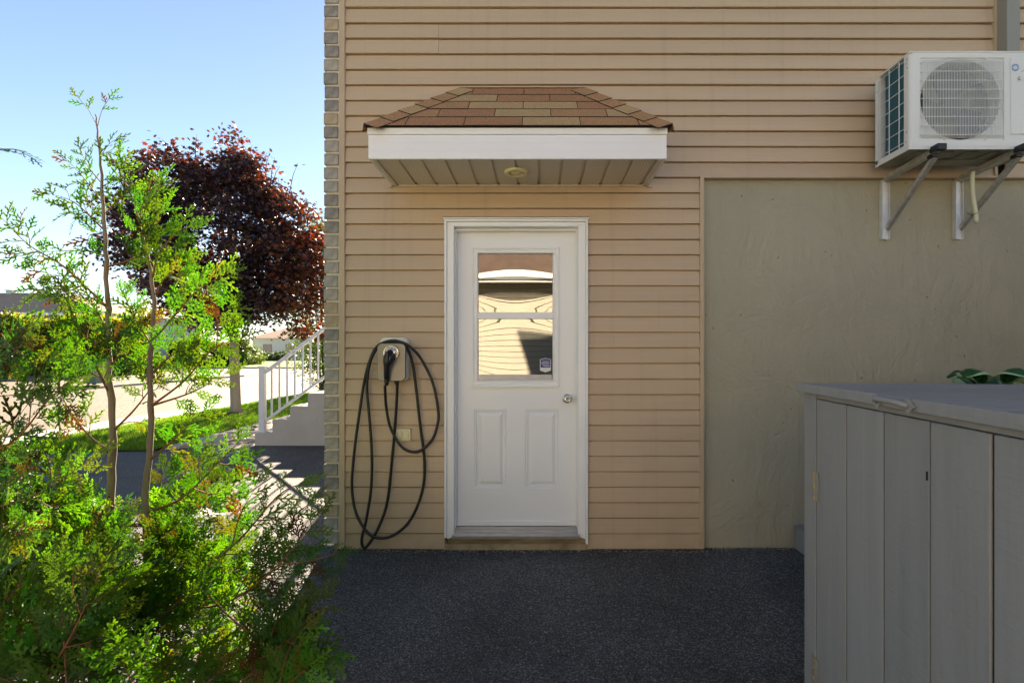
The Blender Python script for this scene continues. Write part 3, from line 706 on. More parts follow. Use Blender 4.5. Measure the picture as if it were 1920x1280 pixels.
# plug head: two lobed grip, then handle
hx, hz = ccx - .004, ccz - .012
def oval(c, ax, ay, n=16): return [(c[0] + ax * math.cos(2 * math.pi * i / n), c[1], c[2] + ay * math.sin(2 * math.pi * i / n)) for i in range(n)]
secs = [((hx, -.150, hz + .008), .018, .016), ((hx, -.185, hz + .004), .027, .024), ((hx - .002, -.205, hz - .012), .030, .028)]
def loft(mb, rings_):
    n = len(rings_[0]); o = len(mb.v)
    for r_ in rings_: mb.v += [tuple(p) for p in r_]
    for i in range(len(rings_) - 1):
        for k in range(n): mb.f.append((o + i * n + k, o + i * n + (k + 1) % n, o + (i + 1) * n + (k + 1) % n, o + (i + 1) * n + k)); mb.mi.append(0)
    mb.f.append(tuple(o + k for k in range(n))[::-1]); mb.mi.append(0); mb.f.append(tuple(o + (len(rings_) - 1) * n + k for k in range(n))); mb.mi.append(0)
def hring(cx_, cy, cz, ax, ay, lobe=0, n=20):
    out = []
    for i in range(n):
        t_ = 2 * math.pi * i / n; r_ = 1 - lobe * (1 - abs(math.cos(t_))) * (1 if math.sin(t_) < 0 else 0)
        out.append((cx_ + ax * math.cos(t_) * 1, cy + ay * math.sin(t_) * r_, cz))
    return out
pg2 = MB(); loft(pg2, [hring(hx, -.165, hz + .020, .010, .012), hring(hx, -.172, hz + .016, .022, .022, .25), hring(hx - .001, -.180, hz - .004, .031, .034, .35), hring(hx - .003, -.183, hz - .032, .034, .034, .35),
               hring(hx - .007, -.182, hz - .058, .028, .028, .3), hring(hx - .011, -.179, hz - .072, .021, .023, .1), hring(hx - .0145, -.172, hz - .088, .019, .020), hring(hx - .020, -.160, hz - .125, .018, .018), hring(hx - .024, -.148, hz - .160, .017, .017)])
pg2.build('charging_plug', M['plastic_black'], ch, smooth=True)
pg = MB(); pg.tube([(hx, -.13, hz + .012), (hx, -.18, hz + .006)], [.026, .024], 18); pg.build('plug_nose', M['plastic_black'], ch, smooth=True)
pg = MB(); pg.box(hx - .007, hx + .007, -.218, -.196, hz - .05, hz + .020); pg.build('plug_latch', M['black'], ch, bevel=.004)
ex, ez_ = hx - .0245, hz - .163
pg = MB(); pg.lathe((ex, -.147, ez_), (0, .06, -1), [(.017, 0), (.018, .004), (.0145, .008), (.0175, .012), (.014, .017), (.0165, .022), (.0125, .028), (.0115, .04), (0, .04)], 18); pg.build('strain_relief', M['black'], ch, smooth=True)
pg = MB(); pg.lathe((gx(745.5, 3.42), -.10, 1.176), (0, 0, -1), [(.020, 0), (.018, .012), (.013, .02), (.0125, .03), (0, .03)], 18); pg.build('cable_gland', M['black'], ch, smooth=True)
cable = [(745, 716, .10), (744.5, 735, .075), (742, 780, .05), (736, 851, .036), (726, 941, .030), (708, 992, .036), (695, 1014, .045), (685, 1026, .05), (679, 1021, .055), (679, 1005, .058), (686, 977, .056), (695, 923, .05), (697.5, 873, .045), (695.5, 820, .04), (691, 765, .04), (688, 728, .045), (691, 692, .06), (700, 664, .08), (713, 648.5, .09), (733, 642.5, .092), (752, 644.5, .09), (764, 654, .08), (774, 684, .055), (781, 735, .04), (787, 790, .034), (796, 868, .03), (791, 923, .032), (770, 973, .036), (744, 999, .04), (718, 1008.5, .052), (691, 999.5, .068), (668, 962, .06), (660, 916, .045), (662, 870, .04), (668, 816, .04), (676, 760, .042), (684.5, 708, .05), (697, 666, .075), (711, 646.5, .10), (735, 638.5, .108), (757, 643, .106), (776, 656, .085), (792, 677, .06), (812, 719, .045), (822, 773, .04), (819, 801, .04), (808, 827, .042), (783, 846.5, .055), (755, 839, .06), (733, 803, .065), (724.5, 765, .085), (722.3, 735, .12), (722, 722, .145)]
pts = [PX(a, b_, 3.487 - c) for a, b_, c in cable]
cb = MB(); cb.tube(spline(pts, 6), .0098, 10); cb.build('charging_cable', M['black'], ch, smooth=True)
# vertical lettering on the face plate, reading upwards
def text(name, s_, size, loc, rot, m, parent, ext=.0004):
    c_ = bpy.data.curves.new(name, 'FONT'); c_.body = s_; c_.size = size; c_.extrude = ext; c_.align_x = 'CENTER'; c_.align_y = 'CENTER'
    o_ = bpy.data.objects.new(name, c_); col.objects.link(o_); o_.location = loc; o_.rotation_euler = rot
    dg = bpy.context.evaluated_depsgraph_get(); me = bpy.data.meshes.new_from_object(o_.evaluated_get(dg)); bpy.data.objects.remove(o_)
    me.transform(Matrix.Translation(Vector(loc)) @ __import__('mathutils').Euler(rot).to_matrix().to_4x4()); me.transform(Matrix.Translation(-parent.location))
    me.materials.clear(); me.materials.append(m); o = bpy.data.objects.new(name, me); link(o, parent); return o
tx = gx(717, 3.37)
text('printed_word', 'charge', .021, (tx, -.1290, gz(687, 3.37)), (R(90), R(-90), 0), M['orange'], ch)
text('printed_word', 'point', .021, (tx, -.1290, gz(701.5, 3.37)), (R(90), R(-90), 0), M['blueprint'], ch)

# ---------------------------------------------------------------- air conditioner
AX0, AX1, AZ0, AZ1, AF, ABk = 2.266, 3.085, 2.605, 3.186, -.432, -.12
ac = thing('air_conditioner', 'white outdoor air conditioning unit with round fan grille on wall brackets', 'air conditioner', (2.68, -.28, 2.605))
gx0, gx1, gz0, gz1 = gx(1724, 3.07), gx(1882, 3.07), gz(263, 3.07), gz(109, 3.07)
fcx, fcz, fr = (gx0 + gx1) / 2, (gz0 + gz1) / 2, .243
fp = MB(); n = 48
# front sheet with a round opening
ring = [(fcx + fr * math.cos(2 * math.pi * i / n), fcz + fr * math.sin(2 * math.pi * i / n)) for i in range(n)]
def sq(i):
    a = 2 * math.pi * i / n; c_, s_ = math.cos(a), math.sin(a); k_ = 1 / max(abs(c_), abs(s_)); return (fcx + (gx1 - gx0) / 2 * c_ * k_, fcz + (gz1 - gz0) / 2 * s_ * k_)
outer = [sq(i) for i in range(n)]
o_ = len(fp.v)
for x, z in ring: fp.v.append((x, AF + .012, z))
for x, z in ring: fp.v.append((x, AF + .09, z))
for x, z in outer: fp.v.append((x, AF + .008, z))
for x, z in outer: fp.v.append((x, AF, z))
for i in range(n):
    j = (i + 1) % n
    fp.f += [(i, j, n + j, n + i), (i, 2 * n + i, 2 * n + j, j), (2 * n + i, 3 * n + i, 3 * n + j, 2 * n + j)]; fp.mi += [0, 0, 0]
rx = .022
def q4(x0, x1, z0, z1): fp.add([(x0, AF, z0), (x1, AF, z0), (x1, AF, z1), (x0, AF, z1)], [(0, 1, 2, 3)])
q4(AX0 + rx, gx0, AZ0 + .004, AZ1 - .01); q4(gx1, AX1, AZ0 + .004, AZ1 - .01); q4(gx0, gx1, AZ0 + .004, gz0); q4(gx0, gx1, gz1, AZ1 - .01)
# rounded left edge and its return
arc = [(AX0 + rx - rx * math.sin(R(a)), AF + rx - rx * math.cos(R(a))) for a in range(0, 91, 15)] + [(AX0, AF + .05)]
o_ = len(fp.v)
for x, y in arc: fp.v += [(x, y, AZ0 + .004), (x, y, AZ1 - .01)]
for i in range(len(arc) - 1): fp.f.append((o_ + 2 * i, o_ + 2 * i + 1, o_ + 2 * i + 3, o_ + 2 * i + 2)); fp.mi.append(0)
fp.build('front_panel', M['ac_white'], ac, smooth=False)
tp = MB(); tp.box(AX0 - .003, AX1, AF - .004, ABk + .002, AZ1 - .012, AZ1); tp.build('top_cover', M['ac_white'], ac, bevel=.005)
bp_ = MB(); bp_.box(AX0 + .002, AX1, AF + .006, ABk, AZ0 - .004, AZ0 + .010); 
for i in range(5): bp_.box(AX0 + .09 + i * .15, AX0 + .17 + i * .15, AF + .06, ABk - .05, AZ0 - .010, AZ0 - .004)
bp_.box(AX0 + .25, AX1 - .1, ABk - .14, ABk - .06, AZ0 - .016, AZ0 - .010)
bp_.build('base_pan', M['ac_under'], ac, bevel=.004)
lp = MB(); lp.box(AX0 - .002, AX1, AF + .003, AF + .012, AZ0 - .012, AZ0 + .022); lp.box(AX0 - .002, AX0 + .006, AF + .012, ABk, AZ0 - .012, AZ0 + .026); lp.build('bottom_rim', M['ac_white'], ac, bevel=.002)
rp_ = MB(); rp_.box(AX0 - .002, AX0 + .05, ABk - .03, ABk, AZ0, AZ1 - .012); rp_.build('rear_post', M['ac_white'], ac, bevel=.003)
bk = MB(); bk.box(AX0 + .07, AX1, ABk - .004, ABk, AZ0 + .01, AZ1 - .012); bk.box(AX1 - .004, AX1, AF, ABk - .004, AZ0 + .01, AZ1 - .012); bk.build('rear_panel', M['ac_white'], ac)
co = MB(); co.box(AX0 + .018, AX0 + .04, AF + .045, ABk - .075, AZ0 + .012, AZ1 - .014); co.build('coil', M['coil'], ac)
hol = MB(); hol.box(AX0 + .045, AX1 - .3, AF + .19, AF + .2, AZ0 + .012, AZ1 - .014); hol.build('fan_housing', M['fan_hollow'], ac)
gr = MB()
for i in range(3):
    y = AF + .085 + i * .088; gr.tube([(AX0 - .004, y, AZ0 + .02), (AX0 - .004, y, AZ1 - .02)], .0028, 6)
for i in range(7):
    z = AZ0 + .045 + i * .083; gr.tube([(AX0 - .001, AF + .048, z), (AX0 - .001, ABk - .03, z)], .0024, 6)
gr.build('side_guard', M['ac_white'], ac)
g2 = MB(); nw = 52
for i in range(nw):
    x = gx0 + .016 + (gx1 - gx0 - .032) * i / (nw - 1); e_ = .012
    g2.tube([(x, AF + .004, gz0 + e_), (x, AF - .008, gz0 + e_ + .012), (x, AF - .008, gz1 - e_ - .012), (x, AF + .004, gz1 - e_)], .0018, 4, cap=False)
o = g2.build('grille_wires', M['ac_white'], ac); o['kind'] = 'stuff'
g3 = MB()
for i in range(9):
    z = gz0 + .03 + (gz1 - gz0 - .06) * i / 8; g3.tube([(gx0 + .004, AF + .004, z), (gx0 + .012, AF - .0065, z), (gx1 - .012, AF - .0065, z), (gx1 - .004, AF + .004, z)], .0021, 6)
o = g3.build('grille_crossbars', M['ac_white'], ac); o['kind'] = 'stuff'
for sx in (.3, .78):
    for zz in (gz0 + .004, gz1 - .006):
        lo = MB(); lo.lathe((gx0 + (gx1 - gx0) * sx, AF - .004, zz), (0, 1, 0), [(.007, 0), (.007, .004), (.004, .004), (.004, 0), (.007, 0)], 12); lo.build('grille_clip', M['ac_white'], ac)
for kb_ in range(3):
    fbm = MB(); a0 = R(90 + 120 * kb_); V = []; nu, nv = 8, 6
    for i in range(nu + 1):
        r_ = .05 + (.225 - .05) * i / nu
        for j in range(nv + 1):
            t_ = a0 + (j / nv - .5) * R(62 + 16 * i / nu) - R(14) * i / nu; V.append((fcx + r_ * math.cos(t_), AF + .075 + .05 * (j / nv), fcz + r_ * math.sin(t_)))
    fbm.add(V, [(i * (nv + 1) + j, (i + 1) * (nv + 1) + j, (i + 1) * (nv + 1) + j + 1, i * (nv + 1) + j + 1) for i in range(nu) for j in range(nv)])
    o = fbm.build('fan_blade', M['fan'], ac, smooth=True); so = o.modifiers.new('s', 'SOLIDIFY'); so.thickness = .004
MB().lathe((fcx, AF + .06, fcz), (0, 1, 0), [(0, 0), (.045, .004), (.055, .02), (.055, .07)], 24).build('fan_hub', M['fan'], ac, smooth=True)
pnl = MB(); pnl.prism([(gx(1893, 3.07), AZ0 + .075), (AX1 - .01, AZ0 + .075), (AX1 - .01, AZ1 - .04), (gx(1893, 3.07), AZ1 - .04)], AF - .006, AF + .002); pnl.build('service_panel', M['ac_white'], ac, bevel=.004)
# printed badge: blue pinwheel and small sticker
bcx, bcz = gx(1907, 3.05), gz(125, 3.05)
bd = MB()
for i in range(10):
    a = 2 * math.pi * i / 10; r0, r1 = .010, .023
    p = [(bcx + r0 * math.cos(a), bcz + r0 * math.sin(a)), (bcx + r1 * math.cos(a + .35), bcz + r1 * math.sin(a + .35)), (bcx + r1 * math.cos(a + .85), bcz + r1 * math.sin(a + .85)), (bcx + r1 * .75 * math.cos(a + .6), bcz + r1 * .75 * math.sin(a + .6))]
    bd.prism(p, AF - .0074, AF - .0064)
bd.build('pinwheel_badge', M['print_blue'], ac)
bd = MB(); bd.prism(rrect(gx(1921, 3.05), gz(146, 3.05), .068, .038, .008, 4), AF - .0075, AF - .0062); bd.build('badge_plate', M['sticker_white'], ac)
bd = MB(); sx_, sz_ = gx(1914, 3.05), gz(146, 3.05)
bd.tube(spline([(sx_ + .004, AF - .008, sz_ + .014), (sx_ - .008, AF - .008, sz_ + .003), (sx_ - .003, AF - .008, sz_ - .010), (sx_ + .006, AF - .008, sz_ - .006)], 4), .0013, 5)
bd.build('badge_mark', M['print_red'], ac)
bd = MB(); bd.tube(spline([(sx_ + .006, AF - .008, sz_ + .008), (sx_ - .002, AF - .008, sz_ + .0), (sx_ + .009, AF - .008, sz_ - .010)], 4), .0013, 5); bd.build('badge_mark', M['sticker_blue'], ac)
bd = MB(); bd.tube(spline([(gx(1918, 3.05), AF - .008, gz(133, 3.05)), (gx(1922, 3.05), AF - .008, gz(131, 3.05)), (gx(1927, 3.05), AF - .008, gz(127, 3.05))], 4), .001, 5); bd.build('badge_script', M['sticker_blue'], ac)
for (y_, z_) in ((AF + .02, AZ1 - .04), (AF + .03, AZ1 - .06), (AF + .02, AZ1 - .09), (AF + .025, AZ0 + .1), (AF + .03, AZ0 + .04), (ABk - .02, AZ1 - .1), (ABk - .02, AZ0 + .03)):
    MB().lathe((AX0 + .0005, y_, z_), (-1, 0, 0), [(.005, 0), (.005, .003), (0, .0035)], 10).build('screw', M['galv'], ac)

def bracket(x, label):
    b = thing('wall_bracket', label, 'bracket', (x, .03, 2.14), 'air conditioner brackets on the foundation wall')
    zt, zb_ = 2.552, 2.145
    m_ = MB(); m_.box(x - .026, x - .0, -.004, .031, zb_, zt); m_.build('wall_rail', M['galv_lit'], b, bevel=.001)
    m_ = MB(); m_.box(x + .0005, x + .030, .018, .031, zb_, zt); m_.build('rail_flange', M['galv_lit'], b)
    m_ = MB(); m_.box(x + .029, x + .032, .004, .031, zb_, zt); m_.build('rail_lip', M['galv_lit'], b)
    m_ = MB(); m_.bar((x + .0, .03, zt + .003), (x + .0, -.46, zt + .034), .042, .036); m_.build('arm', M['galv'], b, bevel=.002)
    m_ = MB(); m_.bar((x + .012, .012, zb_ + .07), (x + .006, -.43, zt + .006), .03, .026); m_.build('brace', M['galv'], b, bevel=.002)
    m_ = MB(); m_.obox((x + .0, -.455, zt + .036), (.028, 0, 0), (0, .035, 0), (0, 0, .020)); m_.box(x - .02, x + .02, -.44, -.39, zt - .01, zt + .02); m_.build('rubber_cap', M['black'], b, bevel=.006)
    for q in (.05, .34):
        MB().lathe((x + .014, .018, zb_ + q), (0, -1, 0), [(.006, 0), (.006, .006), (0, .006)], 6).build('bolt', M['galv'], b)
bracket(gx(1661, 3.5), 'galvanised wall bracket under the left end of the air conditioner')
bracket(gx(1799, 3.5), 'galvanised wall bracket with the pale drain hose tied to its brace')
dh = thing('drain_hose', 'pale plastic drain hose hanging under the air conditioner', 'hose', PX(1823, 332, 3.3))
MB().tube(spline([PX(1824, 322, 3.30), PX(1823, 345, 3.30), PX(1825, 372, 3.30), PX(1829, 395, 3.31), PX(1831.5, 417, 3.31)], 4), .0125, 12).build('tube', M['hose'], dh, smooth=True)
MB().tube([PX(1813, 399, 3.28), PX(1819, 402.5, 3.265), PX(1826, 402, 3.265), PX(1832, 398.5, 3.28)], .0022, 6).build('cable_tie', M['black'], dh)

# ---------------------------------------------------------------- storage box
sb = thing('storage_box', 'grey painted plank storage box with hinged lid by the foundation wall', 'storage box', (1.5, -2.2, 0))
P1 = Vector((1.058, -1.5, 0)); P0 = Vector((.955, -2.62, 0))      # far and near corners of the plank face
fd = (P0 - P1).normalized(); fn_ = Vector((-fd.y, fd.x, 0)); fn_ = fn_ if fn_.x < 0 else -fn_    # outward, to the left
inn = -fn_
ZT = gz(717.5, 2.0)
def fpt(s_, o, z): 
    p = P1 + fd * s_ + fn_ * o; return Vector((p.x, p.y, z))
def sbox(s0, s1, o0, o1, z0, z1, name, m, bev=.002):
    mb = MB(); a = [fpt(s0, o0, 0), fpt(s1, o0, 0), fpt(s1, o1, 0), fpt(s0, o1, 0)]
    mb.add([(p.x, p.y, z0) for p in a] + [(p.x, p.y, z1) for p in a], [(0, 3, 2, 1), (4, 5, 6, 7), (0, 1, 5, 4), (1, 2, 6, 5), (2, 3, 7, 6), (3, 0, 4, 7)])
    return mb.build(name, m, sb, bevel=bev)
def s_at(px):      # distance along the face where a pixel column meets it
    k = (px - CX) / F; # (x)/(D) = k, x = P1.x+fd.x s, D = 2.0+fd.y s
    return (k * (P1.y + CD) - P1.x) / (fd.x - k * fd.y)
edges = [s_at(e_) for e_ in (1528.5, 1585, 1655, 1742, 1858, 2020, 2250)]
Wb = 1.15
MB().add([fpt(.02, -.03, .0), fpt(1.1, -.03, 0), fpt(1.1, -Wb, 0), fpt(.02, -Wb, 0), fpt(.02, -.03, ZT - .06), fpt(1.1, -.03, ZT - .06), fpt(1.1, -Wb, ZT - .06), fpt(.02, -Wb, ZT - .06)],
    [(0, 3, 2, 1), (4, 5, 6, 7), (0, 1, 5, 4), (1, 2, 6, 5), (2, 3, 7, 6), (3, 0, 4, 7)]).build('inner_box', M['groove'], sb)
sbox(0, edges[0] - .004, -.029, -.002, .0, ZT - .032, 'corner_post', GW[0])
for i in range(len(edges) - 1):
    sbox(edges[i] + .0036, edges[i + 1] - .0036, -.029, rnd.uniform(-.0035, -.0005), .012, ZT - .055, 'plank', GW[i % 3], .0025)
for e_ in edges[:-1]: sbox(e_ - .0034, e_ + .0034, -.028, -.0058, .012, ZT - .056, 'gap_shade_strip', M['groove'], 0)  # dark strips filling the gaps; their shade is put in as colour
sbox(edges[0] - .003, 1.09, -.029, -.010, ZT - .053, ZT - .034, 'top_rail', GW[1], .001)
for i in range(6): sbox(-.018, -.0, -.03 - .19 * i, -.03 - .19 * (i + 1) + .004, 0, ZT - .034, 'back_plank', GW[i % 3])
lb = 5; sw2 = 1.2 / lb
for i in range(lb):
    s0 = -.014 + i * sw2 * .98; o = sbox(s0, s0 + sw2 * .98 - .003, -Wb, .006, ZT - .030, ZT - .002 + rnd.uniform(-.0008, .0008), 'lid_board', GW[(i + 1) % 3], .003)
o = sbox(-.015, 1.15, .0065, .024, ZT - .034, ZT, 'lid_edge', GW[1], .004)
def hinge(zc, name='hinge'):
    se = edges[0] - .002; h_ = .055
    a = sbox(se - .030, se - .003, -.002, .0012, zc - h_, zc + h_, name, M['hinge'], .0006)
    def sub(nm, m, mb): 
        o = mb.build(nm, m, None); o.parent = a; return o
    # child meshes are given in the box frame
    def cb(s0, s1, o0, o1, z0, z1):
        mb = MB(); q = [fpt(s0, o0, 0), fpt(s1, o0, 0), fpt(s1, o1, 0), fpt(s0, o1, 0)]
        L0 = sb.location
        mb.add([(p.x - L0.x, p.y - L0.y, z0) for p in q] + [(p.x - L0.x, p.y - L0.y, z1) for p in q], [(0, 3, 2, 1), (4, 5, 6, 7), (0, 1, 5, 4), (1, 2, 6, 5), (2, 3, 7, 6), (3, 0, 4, 7)]); return mb
    sub('hinge_leaf', M['hinge'], cb(se + .003, se + .030, -.001, .0022, zc - h_, zc + h_))
    for k in range(5):
        mb = MB(); p = fpt(se, .003, 0) - sb.location; z0 = zc - h_ + k * h_ * .4
        mb.tube([(p.x, p.y, z0 + .001), (p.x, p.y, z0 + h_ * .4 - .001)], .0042, 10); sub('knuckle', M['brass'] if k % 2 == 0 else M['hinge'], mb)
    for ss in (-.022, -.012, .018, .024):
        for zz in (-.036, 0, .036):
            if (ss in (-.012, .024)) == (zz == 0):
                mb = MB(); p = fpt(se + ss, .0022, 0) - sb.location; mb.lathe((p.x, p.y, zc + zz), fn_, [(.0032, 0), (.0032, .0008), (.001, .0004), (0, .0004)], 8); sub('screw', M['brass'], mb)
hinge(gz(907, 1.93)); hinge(gz(1250, 1.93))
# lid pull
def pull():
    s0, s1 = s_at(1664), s_at(1724); zc = ZT - .016
    P = lambda s_, o_, z_: fpt(s_, o_, z_)
    mb = MB(); mb.tube(spline([P(s0, .028, zc - .004), P(s0 + .02, .046, zc + .004), P((s0 + s1) / 2, .054, zc + .006), P(s1 - .02, .046, zc + .004), P(s1, .028, zc - .004)], 5), .0075, 8)
    h_ = mb.build('lid_handle', GW[1], sb, smooth=True)
    for s_, dr_ in ((s0, -1), (s1, 1)):
        out = []
        for k in range(24):
            a = 2 * math.pi * k / 24; r_ = .016 + .004 * abs(math.cos(2 * a)) + (.011 if k in (0,) else 0) * 1
            out.append((s_ + dr_ * r_ * math.cos(a), zc - .004 + r_ * 1.0 * math.sin(a)))
        n_ = len(out); vs = [fpt(a, .0255, z_) - sb.location for a, z_ in out] + [fpt(a, .030, z_) - sb.location for a, z_ in out]
        mb = MB(); mb.add(vs, [tuple(range(n_)), tuple(range(n_, 2 * n_))] + [(i, (i + 1) % n_, (i + 1) % n_ + n_, i + n_) for i in range(n_)])
        o = mb.build('rosette', GW[1], None, bevel=.001); o.parent = h_
pull()
# small grey block at the wall foot behind the box
tag(MB().box(1.80, 1.95, -.09, .03, 0, .16).build('concrete_block', mat('block_grey', (.25, .26, .27), .9), bevel=.006), 'small grey block at the foot of the wall beside the storage box', 'block')

# broad leaved plant whose leaf tops show over the lid
def leaf_mesh(mb, base, tip_dir, L, Wd, lift, rim):
    d = Vector(tip_dir).normalized(); side = d.cross(Vector((0, 0, 1))).normalized(); n = 8; base = Vector(base)
    g = []
    for i in range(n + 1):
        t_ = i / n; wv = Wd * math.sin(math.pi * min(1, t_ * .96 + .02)) ** .7; c_ = base + d * L * t_ + Vector((0, 0, lift * math.sin(math.pi * t_ * .8) * L))
        row = []
        for j in range(-3, 4):
            u = j / 3; row.append(c_ + side * wv * u + Vector((0, 0, -abs(u) ** 1.5 * wv * .35 + .004 * math.cos(j * 2 + i))))
        g.append(row)
    o = len(mb.v)
    for r_ in g: mb.v += [tuple(p) for p in r_]
    for i in range(n):
        for j in range(6):
            mb.f.append((o + i * 7 + j, o + i * 7 + j + 1, o + (i + 1) * 7 + j + 1, o + (i + 1) * 7 + j)); mb.mi.append(1 if j in (0, 5) and rim else 0)
def big_plant(name, cx_, cy, label, zt):
    pl_ = thing(name, label, 'plant', (cx_, cy, 0))
    MB().lathe((cx_, cy, 0), (0, 0, 1), [(0, 0), (.15, 0), (.19, .75), (.20, .78), (.18, .78), (.17, .72), (0, .72)], 24).build('planter', M['pot'], pl_, smooth=False)
    for k in range(7):
        a = R(51 * k + rnd.uniform(-10, 10)); dv = Vector((math.cos(a), math.sin(a), -.12)); b0 = Vector((cx_, cy, .74)) ; b1 = Vector((cx_ + .07 * math.cos(a), cy + .07 * math.sin(a), zt - rnd.uniform(.03, .09)))
        lf_ = MB(); leaf_mesh(lf_, b1, dv, .13, .085, .62, True)
        o = lf_.build('leaf', [M['leafy'], M['leafrim']], pl_, smooth=True, normals=False); so = o.modifiers.new('s', 'SOLIDIFY'); so.thickness = .0015
        MB().tube(spline([b0, (b0 + b1) / 2 + Vector((0, 0, .05)), b1], 3), .005, 6).build('leaf_stalk', M['leafy'], pl_)
big_plant('potted_plant', gx(1862, 2.62), -.88, 'broad green leaves with pale rims showing over the grey box lid', 1.245)
big_plant('potted_plant', gx(1990, 2.62), -.86, 'pale rimmed green leaf at the right edge behind the grey box lid', 1.245)

# ---------------------------------------------------------------- front steps, railing, porch post
SY = 3.92; stp = MB(); xs0 = gx(477, SY + CD); rs, tr = .192, .259
poly = [(xs0, -.05)]
for k in range(7): poly += [(xs0 + tr * k, rs * (k + 1)), (xs0 + tr * (k + 1), rs * (k + 1))]
poly = [(xs0, -.05)] + poly[1:]; poly[-1] = (-1.46, rs * 7); poly += [(-1.46, -.05)]
stp.prism(poly, SY, 6.0)
o = stp.build('front_steps', M['steps'], bevel=.012); tag(o, 'cream concrete front steps rising to the right behind the brick corner', 'steps')
rl = thing('railing', 'white metal railing with thin balusters on the front steps', 'railing', (gx(492, 7.5), SY + .06, rs))
ry = SY + .07; DR = ry + CD
nx = gx(492.3, DR); ztop = gz(688, DR)
MB().box(nx - .04, nx + .04, ry - .04, ry + .04, rs, ztop - .01).build('newel_post', M['white_metal'], rl, bevel=.004)
MB().box(nx - .05, nx + .05, ry - .05, ry + .05, ztop - .012, ztop + .012).build('post_cap', M['white_metal'], rl, bevel=.004)
MB().box(nx - .055, nx + .055, ry - .055, ry + .055, rs, rs + .012).build('base_plate', M['white_metal'], rl)
t0, t1 = Vector((nx + .04, ry, gz(698, DR))), Vector((-1.5, ry, gz(698, DR) + (-1.5 - nx - .04) * .742)); b0, b1 = Vector((nx + .04, ry, gz(789, DR))), Vector((-1.5, ry, gz(789, DR) + (-1.5 - nx - .04) * .742))
lim = 1.45 
def cut(p0_, p1_, x): return p0_.lerp(p1_, (x - p0_.x) / (p1_.x - p0_.x))
xe = xs0 + tr * 7 + .05
tE, bE = cut(t0, t1, xe), cut(b0, b1, xe)
MB().bar(t0, tE, .06, .045).build('top_rail', M['white_metal'], rl, bevel=.008)
MB().bar(b0, bE, .04, .035).build('bottom_rail', M['white_metal'], rl, bevel=.004)
x = gx(509.4, DR)
while x < xe - .03:
    a, b_ = cut(b0, b1, x), cut(t0, t1, x); MB().box(x - .011, x + .011, ry - .011, ry + .011, a.z, b_.z - .01).build('baluster', M['white_metal'], rl); x += .1145
MB().box(xe, xe + .07, ry - .035, ry + .035, rs * 7, tE.z + .03).build('newel_post', M['white_metal'], rl, bevel=.004)
pp = thing('porch_post', 'white porch post with a beam on the front landing behind the brick corner', 'post', (-2.55, 5.6, rs * 7))
MB().box(-2.64, -2.46, 5.5, 5.68, rs * 7, 2.75).build('post', M['white_metal'], pp)
MB().box(-2.66, -1.46, 5.52, 5.66, 2.75, 2.87).build('beam', M['white_metal'], pp)

# ---------------------------------------------------------------- foliage machinery
def frames(d, nrm):
    d = d / np.linalg.norm(d, axis=1, keepdims=True); s = np.cross(nrm, d); s /= np.linalg.norm(s, axis=1, keepdims=True) + 1e-9; n = np.cross(d, s); return d, s, n
def make_spray(seed, L=1.0):
    """flat scale-leaved spray along +x, unit length; quads"""
    r = np.random.RandomState(seed); V = []; Q = []
    def ribbon(p, q, w0, w1, bend=0.0):
        p = np.array(p); q = np.array(q); d = q - p; l = np.linalg.norm(d[:2]) + 1e-9; s = np.array([-d[1], d[0], 0]) / l
        o = len(V); m_ = p + d * .55 + np.array([0, 0, bend]); e = p + d * .93
        for c, w_ in ((p, w0), (m_, max(w0, w1) * 1.1), (e, w1), (q, w1 * .35)):
            V.append(c - s * w_); V.append(c + s * w_)
        for i in range(3): Q.append((o + 2 * i, o + 2 * i + 1, o + 2 * i + 3, o + 2 * i + 2))
    coarse = seed >= 10; nb = 6 if coarse else 10; y = 0; W_ = .034 if coarse else .023
    curve = lambda t: np.array([t, .05 * math.sin(t * 2.2 + seed), -.10 * t * t + .02 * math.sin(5 * t)])
    for i in range(6): ribbon(curve(i / 6), curve((i + 1) / 6), W_ * .9, W_ * .9)
    for i in range(nb):
        t = .08 + .86 * i / nb + r.uniform(-.01, .01); sgn = 1 if i % 2 else -1
        ln = ((.36 if coarse else .42) * (1 - t) ** .75 + .08) * r.uniform(.7, 1.15); ang = math.radians(r.uniform(36, 52)); b0 = curve(t)
        ang *= sgn; zt = r.uniform(-.12, .06)
        def sp(u, ln=ln, ang=ang, b0=b0, zt=zt): 
            a = ang * (1 - .25 * u); return b0 + np.array([math.cos(a) * u * ln, math.sin(a) * u * ln, zt * u * ln])
        ribbon(sp(0), sp(.55), W_ * .7, W_ * .8); ribbon(sp(.5), sp(1), W_ * .8, W_ * .8)
        ns = int(ln / (.13 if coarse else .072))
        for j in range(ns):
            u = .18 + .75 * j / max(1, ns); s2 = sgn * (1 if j % 2 else -1); l2 = ((.12 if coarse else .14) * (1 - u * .6)) * r.uniform(.6, 1.15) * (ln / .3) ** .4
            a2 = ang * (1 - .25 * u) + s2 * math.radians(r.uniform(35, 50)); c0 = sp(u)
            ribbon(c0, c0 + np.array([math.cos(a2) * l2, math.sin(a2) * l2, r.uniform(-.02, .02)]), W_ * .75, W_ * .85)
    return np.array(V), np.array(Q)
SPR = [make_spray(s_) for s_ in (1, 2, 3, 4, 11, 12, 13, 14)]
